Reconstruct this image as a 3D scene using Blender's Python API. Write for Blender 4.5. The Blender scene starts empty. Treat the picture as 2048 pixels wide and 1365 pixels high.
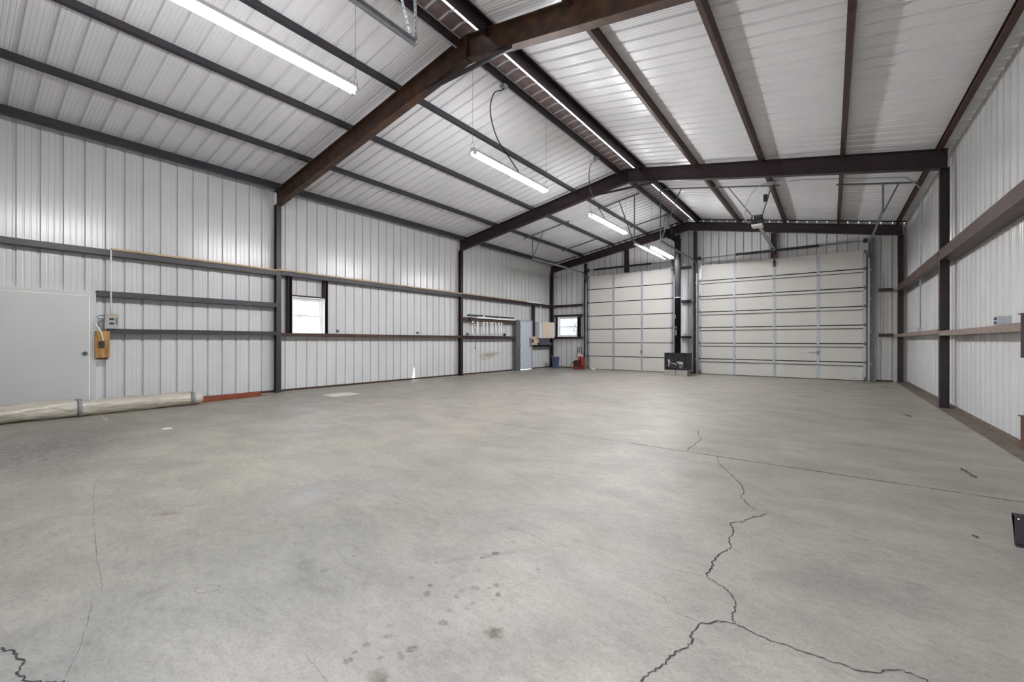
import bpy, math, random
from mathutils import Vector, Matrix
random.seed(7)
SC = bpy.context.scene
COL = SC.collection

# ------------------------------------------------------------------ mesh builder
class MB:
    def __init__(s):
        s.v = []; s.f = []; s.m = []; s.sm = []; s.fade = {}
    def face(s, pts, mi=0, smooth=False):
        i = len(s.v); s.v += [tuple(p) for p in pts]
        s.f.append(tuple(range(i, i + len(pts)))); s.m.append(mi); s.sm.append(smooth)
    def idx(s, faces, base, mi=0, smooth=False):
        for f in faces:
            s.f.append(tuple(base + k for k in f)); s.m.append(mi); s.sm.append(smooth)
    def box(s, a, b, mi=0):
        x0, x1 = sorted((a[0], b[0])); y0, y1 = sorted((a[1], b[1])); z0, z1 = sorted((a[2], b[2]))
        n = len(s.v)
        s.v += [(x0,y0,z0),(x1,y0,z0),(x1,y1,z0),(x0,y1,z0),(x0,y0,z1),(x1,y0,z1),(x1,y1,z1),(x0,y1,z1)]
        s.idx([(0,3,2,1),(4,5,6,7),(0,1,5,4),(1,2,6,5),(2,3,7,6),(3,0,4,7)], n, mi)
        return s
    def cbox(s, c, d, mi=0):
        return s.box([c[i]-d[i]/2 for i in range(3)], [c[i]+d[i]/2 for i in range(3)], mi)
    def extr(s, poly, O, U, V, W, mi=0):
        """closed 2-D outline (u,v) swept along the vector W"""
        O = Vector(O); U = Vector(U); V = Vector(V); W = Vector(W)
        n = len(s.v); k = len(poly)
        p = [O + U*a + V*b for a, b in poly]
        s.v += [tuple(q) for q in p] + [tuple(q + W) for q in p]
        s.f.append(tuple(n+i for i in reversed(range(k)))); s.m.append(mi); s.sm.append(False)
        s.f.append(tuple(n+k+i for i in range(k))); s.m.append(mi); s.sm.append(False)
        for i in range(k):
            j = (i+1) % k
            s.f.append((n+i, n+j, n+k+j, n+k+i)); s.m.append(mi); s.sm.append(False)
        return s
    def tube(s, pts, r, n=8, mi=0, cap=True):
        P = [Vector(p) for p in pts]; rings = []
        rr = r if isinstance(r, (list, tuple)) else [r]*len(P)
        up = None
        for i, p in enumerate(P):
            d = (P[min(i+1, len(P)-1)] - P[max(i-1, 0)]).normalized()
            if up is None:
                up = Vector((0,0,1)) if abs(d.z) < .9 else Vector((1,0,0))
            a = d.cross(up).normalized(); b = a.cross(d).normalized(); up = b
            base = len(s.v)
            for k in range(n):
                t = 2*math.pi*k/n
                s.v.append(tuple(p + (a*math.cos(t) + b*math.sin(t))*rr[i]))
            rings.append(base)
        for i in range(len(rings)-1):
            for k in range(n):
                l = (k+1) % n
                s.f.append((rings[i]+k, rings[i]+l, rings[i+1]+l, rings[i+1]+k)); s.m.append(mi); s.sm.append(True)
        if cap:
            s.f.append(tuple(rings[0]+k for k in reversed(range(n)))); s.m.append(mi); s.sm.append(False)
            s.f.append(tuple(rings[-1]+k for k in range(n))); s.m.append(mi); s.sm.append(False)
        return s
    def cyl(s, a, b, r, n=16, mi=0):
        return s.tube([a, b], r, n, mi)
    def lathe(s, prof, c, axis='z', n=20, mi=0):
        """profile of (radius, height) turned about an axis through c"""
        rings = []
        for r, h in prof:
            base = len(s.v)
            for k in range(n):
                t = 2*math.pi*k/n; a = r*math.cos(t); b = r*math.sin(t)
                q = {'z': (a, b, h), 'y': (a, h, b), 'x': (h, a, b)}[axis]
                s.v.append((c[0]+q[0], c[1]+q[1], c[2]+q[2]))
            rings.append(base)
        for i in range(len(rings)-1):
            for k in range(n):
                l = (k+1) % n
                s.f.append((rings[i]+k, rings[i]+l, rings[i+1]+l, rings[i+1]+k)); s.m.append(mi); s.sm.append(True)
        s.f.append(tuple(rings[0]+k for k in reversed(range(n)))); s.m.append(mi); s.sm.append(False)
        s.f.append(tuple(rings[-1]+k for k in range(n))); s.m.append(mi); s.sm.append(False)
        return s
    def ribbon(s, pts, w, z, mi=0, jit=0.0):
        P = [Vector((p[0], p[1], z)) for p in pts]
        L = []; R = []
        for i, p in enumerate(P):
            d = (P[min(i+1, len(P)-1)] - P[max(i-1, 0)]); d.z = 0
            if d.length < 1e-6: d = Vector((1,0,0))
            d.normalize(); nrm = Vector((-d.y, d.x, 0))
            ww = w*(.55 + .9*random.random()) if jit else w
            if i in (0, len(P)-1) and jit: ww *= .3
            L.append(p + nrm*ww/2); R.append(p - nrm*ww/2)
        for i in range(len(P)-1):
            s.face([L[i], R[i], R[i+1], L[i+1]], mi)
        return s
    def build(s, name, mats, parent=None, recalc=True, origin=None):
        if not isinstance(mats, (list, tuple)): mats = [mats]
        if parent is not None:
            off = WORLD[parent.name]
        elif origin is not None:
            off = Vector(origin)
        else:
            xs = [p[0] for p in s.v]; ys = [p[1] for p in s.v]; zs = [p[2] for p in s.v]
            off = Vector(((min(xs)+max(xs))/2, (min(ys)+max(ys))/2, min(zs)))
        me = bpy.data.meshes.new(name)
        me.from_pydata([tuple(Vector(p)-off) for p in s.v], [], s.f)
        for m in mats: me.materials.append(m)
        me.polygons.foreach_set('material_index', s.m)
        me.polygons.foreach_set('use_smooth', s.sm)
        if s.fade:
            at = me.attributes.new('fade', 'FLOAT', 'POINT')
            at.data.foreach_set('value', [s.fade.get(i, 0.0) for i in range(len(s.v))])
        if recalc:
            import bmesh
            bm = bmesh.new(); bm.from_mesh(me); bmesh.ops.recalc_face_normals(bm, faces=bm.faces); bm.to_mesh(me); bm.free()
        o = bpy.data.objects.new(name, me); COL.objects.link(o)
        if parent is not None:
            o.parent = parent; WORLD[o.name] = off.copy()
        else:
            o.location = off; WORLD[o.name] = off.copy()
        return o

WORLD = {}
def tag(o, label, cat, group=None):
    o['label'] = label; o['category'] = cat
    if group: o['group'] = group
    return o
def thing(name, loc, label, cat, group=None):
    o = bpy.data.objects.new(name, None); COL.objects.link(o); o.location = loc
    o.empty_display_size = .1
    WORLD[o.name] = Vector(loc)
    return tag(o, label, cat, group)
def struct(o):
    o['kind'] = 'structure'; return o
def copy_tree(o, loc, label=None):
    c = o.copy(); COL.objects.link(c); c.location = loc
    if label: c['label'] = label
    for ch in list(o.children):
        d = ch.copy(); COL.objects.link(d); d.parent = c
        for g in list(ch.children):
            e = g.copy(); COL.objects.link(e); e.parent = d
    return c

# ------------------------------------------------------------------ materials
def mat(name, col, rough=.5, metal=0.0, spec=.5, col2=None, scale=6, detail=6, stretch=(1,1,1), lo=.35, hi=.65,
        bump=0.0, bscale=40, rough2=None, emit=None, estr=0.0):
    m = bpy.data.materials.new(name); m.use_nodes = True
    nt = m.node_tree; N = nt.nodes; b = N['Principled BSDF']
    b.inputs['Base Color'].default_value = (*col, 1); b.inputs['Roughness'].default_value = rough
    b.inputs['Metallic'].default_value = metal; b.inputs['Specular IOR Level'].default_value = spec
    tc = N.new('ShaderNodeTexCoord'); mp = N.new('ShaderNodeMapping'); mp.inputs['Scale'].default_value = stretch
    nt.links.new(tc.outputs['Object'], mp.inputs[0])
    if col2 is not None:
        no = N.new('ShaderNodeTexNoise'); no.inputs['Scale'].default_value = scale; no.inputs['Detail'].default_value = detail
        nt.links.new(mp.outputs[0], no.inputs['Vector'])
        r = N.new('ShaderNodeValToRGB'); r.color_ramp.elements[0].position = lo; r.color_ramp.elements[1].position = hi
        r.color_ramp.elements[0].color = (*col, 1); r.color_ramp.elements[1].color = (*col2, 1)
        nt.links.new(no.outputs[0], r.inputs[0]); nt.links.new(r.outputs[0], b.inputs['Base Color'])
    if bump:
        n2 = N.new('ShaderNodeTexNoise'); n2.inputs['Scale'].default_value = bscale; n2.inputs['Detail'].default_value = 4
        nt.links.new(mp.outputs[0], n2.inputs['Vector'])
        bp = N.new('ShaderNodeBump'); bp.inputs['Strength'].default_value = bump; bp.inputs['Distance'].default_value = .01
        nt.links.new(n2.outputs[0], bp.inputs['Height']); nt.links.new(bp.outputs[0], b.inputs['Normal'])
    if emit:
        b.inputs['Emission Color'].default_value = (*emit, 1); b.inputs['Emission Strength'].default_value = estr
    return m

M = {}
M['sheet'] = mat('white_sheet_metal', (.53,.533,.537), .22, 0, .5, (.57,.57,.572), 1.3, 3, bump=.05, bscale=3)
M['roof'] = mat('roof_sheet_metal', (.66,.655,.68), .20, 0, .5, (.70,.692,.715), 1.1, 3, bump=.05, bscale=3)
M['rust'] = mat('rusty_mill_steel', (0.03672,0.02081,0.01591), .5, .25, .4, (0.0918,0.0459,0.0257), 5, 8, (1,1,1), .35, .7, .12, 25)
M['purple'] = mat('dark_primed_steel', (0.02063,0.0132,0.01815), .45, .2, .4, (0.03506,0.01897,0.02063), 4, 7, (1,1,1), .35, .7, .1, 25)
M['slate'] = mat('slate_grey_steel', (0.03125,0.03214,0.04018), .42, .25, .45, (0.04464,0.03794,0.03928), 3, 6, (1,1,1), .4, .7, .08, 25)
M['brown'] = mat('brown_primed_steel', (.042,.021,.016), .48, .2, .4, (.075,.040,.028), 4, 7, (1,1,1), .35, .7, .1, 25)
M['redox'] = mat('red_oxide_steel', (.17,.045,.022), .55, .1, .3, (.24,.075,.04), 6, 6, bump=.08)
M['black'] = mat('black_metal', (.018,.018,.022), .5, .1, .4, (.035,.034,.04), 7, 5)
M['rubber'] = mat('black_rubber', (.02,.02,.022), .6, 0, .3)
M['galv'] = mat('galvanised_steel', (0.304,0.328,0.368), .42, .35, .5, (0.4,0.424,0.464), 18, 5, bump=.03)
M['galvdark'] = mat('dull_galvanised_steel', (0.102,0.105,0.108), .45, .35, .5, (0.144,0.147,0.15), 12, 5)
M['cream'] = mat('cream_door_panel', (.50,.49,.46), .5, 0, .35, (.525,.51,.48), 2.2, 4, bump=.03)
M['strut'] = mat('grey_strut_paint', (.085,.083,.08), .5, .1, .3, (.11,.107,.10), 5, 3)
M['white'] = mat('white_paint', (.47,.47,.465), .42, 0, .45, (.49,.49,.485), 1.5, 3)
M['whiteblue'] = mat('pale_blue_white_paint', (.44,.48,.53), .45, 0, .4, (.47,.50,.55), 2, 3)
M['plastic_w'] = mat('white_plastic', (.75,.75,.74), .4, 0, .5, (.70,.70,.69), 9, 3)
M['lampwhite'] = mat('white_enamel', (.72,.73,.70), .35, 0, .5, (.68,.69,.66), 8, 3)
M['tube'] = mat('fluorescent_tube', (.9,.9,.9), .3, emit=(.985,.985,1.0), estr=165)
M['wood'] = mat('raw_pine', (.47,.36,.22), .6, 0, .3, (.36,.26,.15), 5, 6, (1,14,14))
M['woody'] = mat('raw_pine_batten', (.47,.36,.22), .6, 0, .3, (.36,.26,.15), 5, 6, (14,1,14))
M['ply'] = mat('golden_plywood', (.42,.235,.07), .55, 0, .35, (.20,.095,.025), 3.2, 6, (6,6,1.0), .42, .72)
M['palewood'] = mat('light_brown_wood', (0.225,0.18,0.1575), .7, 0, .25, (0.165,0.1275,0.105), 6, 6, (8,1,8))  # light brown tone of the lower girts on the right wall
M['dirt'] = mat('dirty_sill', (.10,.08,.063), .85, 0, .2, (.17,.14,.112), 7, 8, bump=.3)
M['bluep'] = mat('blue_plastic', (.15,.205,.37), .5, 0, .4, (.17,.23,.41), 5, 3)
M['tray'] = mat('slate_blue_tray', (.07,.085,.16), .5, 0, .4, (.10,.12,.20), 5, 3)
M['orange'] = mat('orange_red_plastic', (.24,.042,.018), .5, 0, .4, (.18,.032,.016), 6, 4)
M['bulkred'] = mat('red_plastic', (.27,.022,.015), .45, 0, .4, (.22,.02,.014), 6, 3)
M['stove'] = mat('worn_black_stove_iron', (.010,.010,.014), .55, .1, .3, (.024,.022,.026), 9, 6, bump=.1)
M['ash'] = mat('flaked_pale_paint', (.42,.40,.36), .8, 0, .2, (.30,.29,.26), 20, 5)
M['pipe'] = mat('black_stove_pipe', (.007,.0075,.010), .8, 0, .10, (.015,.014,.015), 3, 7, (2,2,.6))
M['cinder'] = mat('concrete_block', (.29,.27,.245), .9, 0, .15, (.36,.335,.305), 30, 6, bump=.3, bscale=90)
M['panelgrey'] = mat('grey_enamel', (.33,.34,.34), .45, .1, .4, (.38,.39,.385), 6, 4)
M['copper'] = mat('brown_label', (.42,.29,.20), .6, 0, .2, (.5,.36,.26), 30, 4)
M['cab'] = mat('peach_cabinet_board', (.56,.42,.28), .6, 0, .3, (.52,.46,.40), 1.8, 5, (1,1,1), .45, .75)  # cabinet front: peach tone mottled with greyer beige
M['peg'] = mat('stained_board', (.55,.42,.31), .7, 0, .2, (.44,.33,.25), 8, 5)
M['redh'] = mat('red_handle', (.55,.05,.05), .5, 0, .3, (.45,.04,.04), 9, 3)
M['twig'] = mat('dry_leaf_litter', (.07,.055,.03), .9, 0, .1, (.11,.085,.045), 30, 4)
M['vinyl'] = mat('white_vinyl_frame', (.78,.78,.78), .35, 0, .5, (.74,.74,.74), 6, 3)
M['bark'] = mat('tree_bark', (.16,.13,.10), .9, 0, .1, (.10,.08,.06), 14, 5)
M['leaf'] = mat('tree_leaf', (.24,.26,.22), .6, 0, .3, (.40,.41,.37), 3, 4)
M['ground'] = mat('dry_ground', (.42,.38,.30), .95, 0, .1, (.34,.33,.24), 1.5, 6)
M['tape'] = mat('grey_duct_tape', (.20,.20,.20), .4, .1, .4, (.26,.26,.26), 14, 3)

M['flash'] = mat('brown_ridge_flashing', (.20,.145,.15), .4, .1, .5, (.26,.20,.20), 6, 5)
def fibre():
    m = bpy.data.materials.new('translucent_fibreglass'); m.use_nodes = True
    nt = m.node_tree; N = nt.nodes; N.remove(N['Principled BSDF'])
    t = N.new('ShaderNodeBsdfTranslucent'); t.inputs[0].default_value = (.6,.62,.62,1)
    d = N.new('ShaderNodeBsdfDiffuse'); d.inputs[0].default_value = (.7,.7,.7,1)
    x = N.new('ShaderNodeMixShader'); x.inputs[0].default_value = .3
    nt.links.new(t.outputs[0], x.inputs[1]); nt.links.new(d.outputs[0], x.inputs[2]); nt.links.new(x.outputs[0], N['Material Output'].inputs[0])
    return m
M['fibreglass'] = fibre()
def plastic_wrap():
    m = mat('clear_wrapped_carpet', (.40,.365,.29), .28, 0, .6, (.48,.45,.38), 7, 6, (1,1,1), .35, .65)
    nt = m.node_tree; N = nt.nodes; b = N['Principled BSDF']
    tc = N.new('ShaderNodeTexCoord'); mp = N.new('ShaderNodeMapping'); mp.inputs['Scale'].default_value = (5, 1.5, 5)
    mp.inputs['Rotation'].default_value = (0, 0, .25)
    no = N.new('ShaderNodeTexNoise'); no.inputs['Scale'].default_value = 3.2; no.inputs['Detail'].default_value = 5; no.inputs['Distortion'].default_value = .8
    bp = N.new('ShaderNodeBump'); bp.inputs['Strength'].default_value = .75; bp.inputs['Distance'].default_value = .035
    nt.links.new(tc.outputs['Object'], mp.inputs[0]); nt.links.new(mp.outputs[0], no.inputs['Vector'])
    nt.links.new(no.outputs[0], bp.inputs['Height']); nt.links.new(bp.outputs[0], b.inputs['Normal'])
    b.inputs['Coat Weight'].default_value = .5; b.inputs['Coat Roughness'].default_value = .15
    return m
M['wrap'] = plastic_wrap()

def glass():
    m = bpy.data.materials.new('window_glass'); m.use_nodes = True
    nt = m.node_tree; N = nt.nodes; N.remove(N['Principled BSDF'])
    t = N.new('ShaderNodeBsdfTransparent'); t.inputs[0].default_value = (.80,.82,.85,1)
    g = N.new('ShaderNodeBsdfGlossy'); g.inputs['Roughness'].default_value = .03
    d = N.new('ShaderNodeBsdfTranslucent'); d.inputs[0].default_value = (.9,.9,.9,1)
    no = N.new('ShaderNodeTexNoise'); no.inputs['Scale'].default_value = 9; no.inputs['Detail'].default_value = 5
    r = N.new('ShaderNodeMapRange'); r.inputs[1].default_value = .35; r.inputs[2].default_value = .7
    r.inputs[3].default_value = .05; r.inputs[4].default_value = .30
    tc = N.new('ShaderNodeTexCoord'); nt.links.new(tc.outputs['Object'], no.inputs['Vector']); nt.links.new(no.outputs[0], r.inputs[0])
    a = N.new('ShaderNodeMixShader'); nt.links.new(r.outputs[0], a.inputs[0])
    nt.links.new(t.outputs[0], a.inputs[1]); nt.links.new(d.outputs[0], a.inputs[2])
    fr = N.new('ShaderNodeMixShader'); fr.inputs[0].default_value = .06
    nt.links.new(a.outputs[0], fr.inputs[1]); nt.links.new(g.outputs[0], fr.inputs[2])
    nt.links.new(fr.outputs[0], N['Material Output'].inputs[0])
    return m
M['glass'] = glass()

def concrete():
    m = bpy.data.materials.new('concrete_slab'); m.use_nodes = True
    nt = m.node_tree; N = nt.nodes; b = N['Principled BSDF']; L = nt.links.new
    tc = N.new('ShaderNodeTexCoord')
    def noise(scale, detail, sx=(1,1,1), rot=0, dist=0, rough=.55):
        mp = N.new('ShaderNodeMapping'); mp.inputs['Scale'].default_value = sx; mp.inputs['Rotation'].default_value = (0,0,rot)
        L(tc.outputs['Object'], mp.inputs[0])
        n = N.new('ShaderNodeTexNoise'); n.inputs['Scale'].default_value = scale; n.inputs['Detail'].default_value = detail
        n.inputs['Distortion'].default_value = dist; n.inputs['Roughness'].default_value = rough
        L(mp.outputs[0], n.inputs['Vector']); return n.outputs[0]
    def ramp(src, p0, c0, p1, c1):
        r = N.new('ShaderNodeValToRGB'); e = r.color_ramp.elements
        e[0].position = p0; e[0].color = (*c0, 1); e[1].position = p1; e[1].color = (*c1, 1)
        L(src, r.inputs[0]); return r.outputs[0]
    def mix(mode, fac, a, c):
        x = N.new('ShaderNodeMix'); x.data_type = 'RGBA'; x.blend_type = mode
        if isinstance(fac, float): x.inputs[0].default_value = fac
        else: L(fac, x.inputs[0])
        L(a, x.inputs[6]); L(c, x.inputs[7]); return x.outputs[2]
    c0 = ramp(noise(.55, 6, (1,1,1), 0, .6), .33, FLOOR_A, .68, FLOOR_B)
    c1 = ramp(noise(2.2, 9, (.8,1.3,1), .5, .5, .62), .36, (.80,.80,.82), .60, (1,1,1))
    c2 = ramp(noise(14, 9, (1,1.7,1), .35, 0, .75), .34, (.76,.76,.76), .58, (1,1,1))
    c3 = ramp(noise(5.5, 10, (.7,1.9,1), .2, 1.2, .7), .30, (.74,.74,.76), .44, (1,1,1))
    c4 = ramp(noise(70, 5), .34, (.74,.74,.74), .54, (1,1,1))
    c5 = ramp(noise(1.1, 5, (1,1,1), 0, .8), .60, (1,1,1), .80, (1.0,.955,.87))
    c = mix('MULTIPLY', 1.0, c0, c1); c = mix('MULTIPLY', .8, c, c2); c = mix('MULTIPLY', .75, c, c3)
    c = mix('MULTIPLY', .7, c, c4); c = mix('MULTIPLY', 1.0, c, c5)
    L(c, b.inputs['Base Color'])
    rr = N.new('ShaderNodeMapRange'); rr.inputs[3].default_value = .34; rr.inputs[4].default_value = .62
    L(noise(1.8, 6), rr.inputs[0]); L(rr.outputs[0], b.inputs['Roughness'])
    b.inputs['Specular IOR Level'].default_value = .4
    bp = N.new('ShaderNodeBump'); bp.inputs['Strength'].default_value = .12; bp.inputs['Distance'].default_value = .01
    L(noise(30, 6), bp.inputs['Height']); L(bp.outputs[0], b.inputs['Normal'])
    return m

def stain(name, col, strength=1.0, nscale=40):
    """discoloration of the slab: a soft, blotchy patch"""
    m = bpy.data.materials.new(name); m.use_nodes = True
    nt = m.node_tree; N = nt.nodes; b = N['Principled BSDF']; L = nt.links.new
    b.inputs['Base Color'].default_value = (*col, 1); b.inputs['Roughness'].default_value = .6
    at = N.new('ShaderNodeAttribute'); at.attribute_name = 'fade'
    tc = N.new('ShaderNodeTexCoord'); no = N.new('ShaderNodeTexNoise'); no.inputs['Scale'].default_value = nscale; no.inputs['Detail'].default_value = 6
    L(tc.outputs['Object'], no.inputs['Vector'])
    mr = N.new('ShaderNodeMapRange'); mr.inputs[1].default_value = .35; mr.inputs[2].default_value = .65
    mr.inputs[3].default_value = .25; mr.inputs[4].default_value = 1.0; L(no.outputs[0], mr.inputs[0])
    mu = N.new('ShaderNodeMath'); mu.operation = 'MULTIPLY'; L(at.outputs['Fac'], mu.inputs[0]); L(mr.outputs[0], mu.inputs[1])
    m2 = N.new('ShaderNodeMath'); m2.operation = 'MULTIPLY'; m2.inputs[1].default_value = strength; L(mu.outputs[0], m2.inputs[0])
    t = N.new('ShaderNodeBsdfTransparent'); mx = N.new('ShaderNodeMixShader')
    L(m2.outputs[0], mx.inputs[0]); L(t.outputs[0], mx.inputs[1]); L(b.outputs[0], mx.inputs[2])
    L(mx.outputs[0], N['Material Output'].inputs[0])
    return m
FLOOR_A = (.292,.272,.234); FLOOR_B = (.350,.325,.273)

# ------------------------------------------------------------------ dimensions (metres)
XL, XR = -10.62, 1.82          # wall sheets
PL, PR = -10.40, 1.60          # inner faces of the posts
XM = -4.40                     # ridge
Y0, Y1, Y2, Y3, YB = -1.40, 4.80, 11.03, 17.17, 17.32
SL = .178                      # roof slope
PITCH = .268
def roof(x):  return 4.87 + SL*(x-PL) if x < XM else 4.87 + SL*(PR-x)
def rtop(x):  return roof(x) - .110
def rbot(x):  return rtop(x) - .36

# ------------------------------------------------------------------ corrugated sheets
RIB = [(0,0),(.011,.036),(.040,.036),(.051,0),(.112,0),(.119,.0035),(.131,.0035),(.138,0),(.186,0),(.193,.0035),(.205,.0035),(.212,0)]
RIB_ROOF = [(0,0),(.011,.038),(.047,.038),(.058,0),(.083,0),(.089,.004),(.097,.004),(.103,0),(.133,0),(.139,.004),(.147,.004),(.153,0),(.183,0),(.189,.004),(.197,.004),(.203,0),(.233,0),(.239,.004),(.245,.004),(.251,0)]
RIB_REAR = [(0,0),(.006,.046),(.030,.046),(.036,0),(.105,0),(.112,.0035),(.122,.0035),(.129,0),(.175,0),(.182,.0035),(.192,.0035),(.199,0)]
def sheet(mb, O, U, V, N, Lu, v0, vtop, phase=0.0, holes=(), rib=RIB):
    """ribbed panel: runs Lu along U, ribs parallel to V and pushed out along N; holes = (u0,u1,v0,v1)"""
    O, U, V, N = Vector(O), Vector(U), Vector(V), Vector(N)
    pts = []
    k = math.floor(-phase/PITCH) - 1
    while True:
        b = phase + k*PITCH
        if b > Lu: break
        for a, d in rib: pts.append((b+a, d))
        k += 1
    def dep(u):
        for (a, d), (b, e) in zip(pts, pts[1:]):
            if a <= u <= b: return d + (e-d)*((u-a)/(b-a) if b > a else 0)
        return 0
    us = [p for p in pts if 0 < p[0] < Lu] + [(0, dep(0)), (Lu, dep(Lu))]
    for h in holes:
        for u in h[:2]:
            if 0 < u < Lu: us.append((u, dep(u)))
    us = sorted(set(us))
    vt = vtop if callable(vtop) else (lambda u: vtop)
    for (a, d), (b, e) in zip(us, us[1:]):
        if b-a < 1e-7: continue
        mid = (a+b)/2
        cuts = sorted([(h[2], h[3]) for h in holes if h[0] <= mid <= h[1]])
        segs = []; cur = v0
        for c0, c1 in cuts:
            if c0 > cur + 1e-6: segs.append((cur, c0, False))
            cur = max(cur, c1)
        segs.append((cur, None, True))
        for s0, s1, last in segs:
            ta, tb = (vt(a), vt(b)) if last else (s1, s1)
            if ta <= s0: continue
            mb.face([O+U*a+N*d+V*s0, O+U*b+N*e+V*s0, O+U*b+N*e+V*tb, O+U*a+N*d+V*ta])
LEN = YB - Y0
mb = MB()
sheet(mb, (XL, Y0, 0), (0,1,0), (0,0,1), (-1,0,0), LEN, -.04, roof(XL)+.01, (.753-.03-Y0) % PITCH, [
    (5.13-Y0, 5.97-Y0, 1.40, 2.30), (14.60-Y0, 15.46-Y0, 0, 2.08), (.36-Y0, 1.65-Y0, 0, 2.06),
    (8.985-Y0, 9.085-Y0, 0, .11), (9.015-Y0, 9.06-Y0, .11, .25), (9.028-Y0, 9.048-Y0, .25, .36)])
struct(mb.build('wall_left', M['sheet'], recalc=False))
mb = MB()
sheet(mb, (XR, Y0, 0), (0,1,0), (0,0,1), (1,0,0), LEN, -.04, roof(XR)+.01, (8.12-.03-Y0) % PITCH)
struct(mb.build('wall_right', M['sheet'], recalc=False))
mb = MB()
sheet(mb, (XL-.06, YB, 0), (1,0,0), (0,0,1), (0,1,0), XR-XL+.12, -.04, lambda u: roof(XL-.06+u)+.06, .1, [
    (-10.08-XL, -9.06-XL, 1.42, 2.34), (-8.44-XL, -8.06-XL, 0, .05)], RIB_REAR)
struct(mb.build('wall_rear', M['sheet'], recalc=False))
mb = MB()
sheet(mb, (XL-.06, Y0, 0), (1,0,0), (0,0,1), (0,-1,0), XR-XL+.12, -.04, lambda u: roof(XL-.06+u)+.06, .1, [
    (-1.6-XL, 1.0-XL, 0, 3.4)])  # assumed open doorway behind the camera, sized to let in fill daylight
struct(mb.build('wall_front', M['sheet'], recalc=False))
# roof: two slopes with an open slit of daylight along the ridge, crossed by the rib ends
mb = MB()
for sx, xe in ((1, XL-.05), (-1, XR+.05)):
    gap = XM + .002 if sx > 0 else XM + .155
    O = Vector((xe, Y0, roof(xe))); E = Vector((gap, Y0, roof(xe) + SL*abs(gap-xe)))
    V = (E-O); n = V.length; V.normalize(); Nn = Vector((-SL*sx, 0, 1)).normalized()
    sheet(mb, O, (0,1,0), V, Nn, LEN, 0, n, .12, (), RIB_ROOF)
struct(mb.build('ceiling', M['roof'], recalc=False))
# ridge cap, made translucent to diffuse the sun, over the open slit beside the ridge, with rib blocks and a brown flashing below
mb = MB(); zr = roof(XM)+.05
mb.face([(XM-.16,Y0,zr-.03),(XM,Y0,zr),(XM,YB,zr),(XM-.16,YB,zr-.03)]); mb.face([(XM,Y0,zr),(XM+.42,Y0,zr-.075),(XM+.42,YB,zr-.075),(XM,YB,zr)])
rc = struct(mb.build('ceiling', M['fibreglass'], recalc=False))
mb = MB(); k = Y0 + .12
while k < YB:
    mb.extr([(-.185,-.042),(0,-.009),(.095,-.026),(.095,-.020),(0,-.003),(-.185,-.036)], (XM,k,roof(XM)), (1,0,0), (0,0,1), (0,.035,0))
    mb.box((XM+.0951,k+.005,roof(XM+.13)-.006),(XM+.154,k+.02,roof(XM+.13))); k += PITCH
struct(mb.build('trim_1', M['roof']))
struct(MB().extr([(-.19,-.036),(0,-.003),(.095,-.020),(.095,-.018),(0,-.001),(-.19,-.034)], (XM,Y0,roof(XM)), (1,0,0), (0,0,1), (0,LEN,0)).build('trim_4', M['flash']))
# ------------------------------------------------------------------ floor
CRACKS= [(0.01, [(-1.474, 6.283), (-1.358, 5.866), (-1.304, 5.775), (-1.292, 5.535), (-1.289, 5.306), (-1.298, 5.136), (-1.267, 4.935)]), (0.009, [(-0.953, 4.909), (-0.902, 4.691), (-0.82, 4.519), (-0.726, 4.341), (-0.669, 4.22), (-0.591, 4.039), (-0.56, 3.871), (-0.568, 3.789), (-0.528, 3.696), (-0.492, 3.617), (-0.422, 3.531)]), (0.012, [(-0.366, 3.523), (-0.388, 3.442), (-0.437, 3.378), (-0.462, 3.31), (-0.476, 3.254), (-0.534, 3.199), (-0.535, 3.166), (-0.503, 3.075), (-0.493, 3.016), (-0.504, 2.944), (-0.495, 2.874), (-0.472, 2.827), (-0.488, 2.75), (-0.514, 2.651), (-0.525, 2.566), (-0.51, 2.493), (-0.522, 2.416), (-0.515, 2.384)]), (0.008, [(-0.515, 2.384), (-0.47, 2.358), (-0.428, 2.338), (-0.388, 2.3), (-0.367, 2.269), (-0.359, 2.238), (-0.349, 2.211), (-0.359, 2.187), (-0.348, 2.153), (-0.351, 2.102), (-0.328, 2.062)]), (0.009, [(-0.328, 2.062), (-0.264, 2.046), (-0.202, 2.033), (-0.155, 2.039), (-0.096, 2.038), (-0.042, 2.041), (-0.007, 2.037), (0.059, 2.044)]), (0.009, [(0.058, 2.038), (0.1, 2.049), (0.145, 2.074), (0.178, 2.117), (0.219, 2.144), (0.257, 2.134), (0.293, 2.128)]), (0.01, [(-0.328, 2.062), (-0.364, 2.053), (-0.398, 2.035), (-0.419, 1.994), (-0.447, 1.986), (-0.458, 1.92), (-0.462, 1.877), (-0.452, 1.817), (-0.465, 1.775), (-0.485, 1.747), (-0.496, 1.684), (-0.511, 1.62), (-0.537, 1.564), (-0.542, 1.51), (-0.547, 1.461)]), (0.01, [(-2.64, 0.151), (-2.609, 0.159), (-2.562, 0.182), (-2.516, 0.185), (-2.457, 0.202), (-2.431, 0.19), (-2.381, 0.178), (-2.349, 0.191), (-2.312, 0.192), (-2.27, 0.222), (-2.22, 0.255), (-2.185, 0.283)])]
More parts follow.
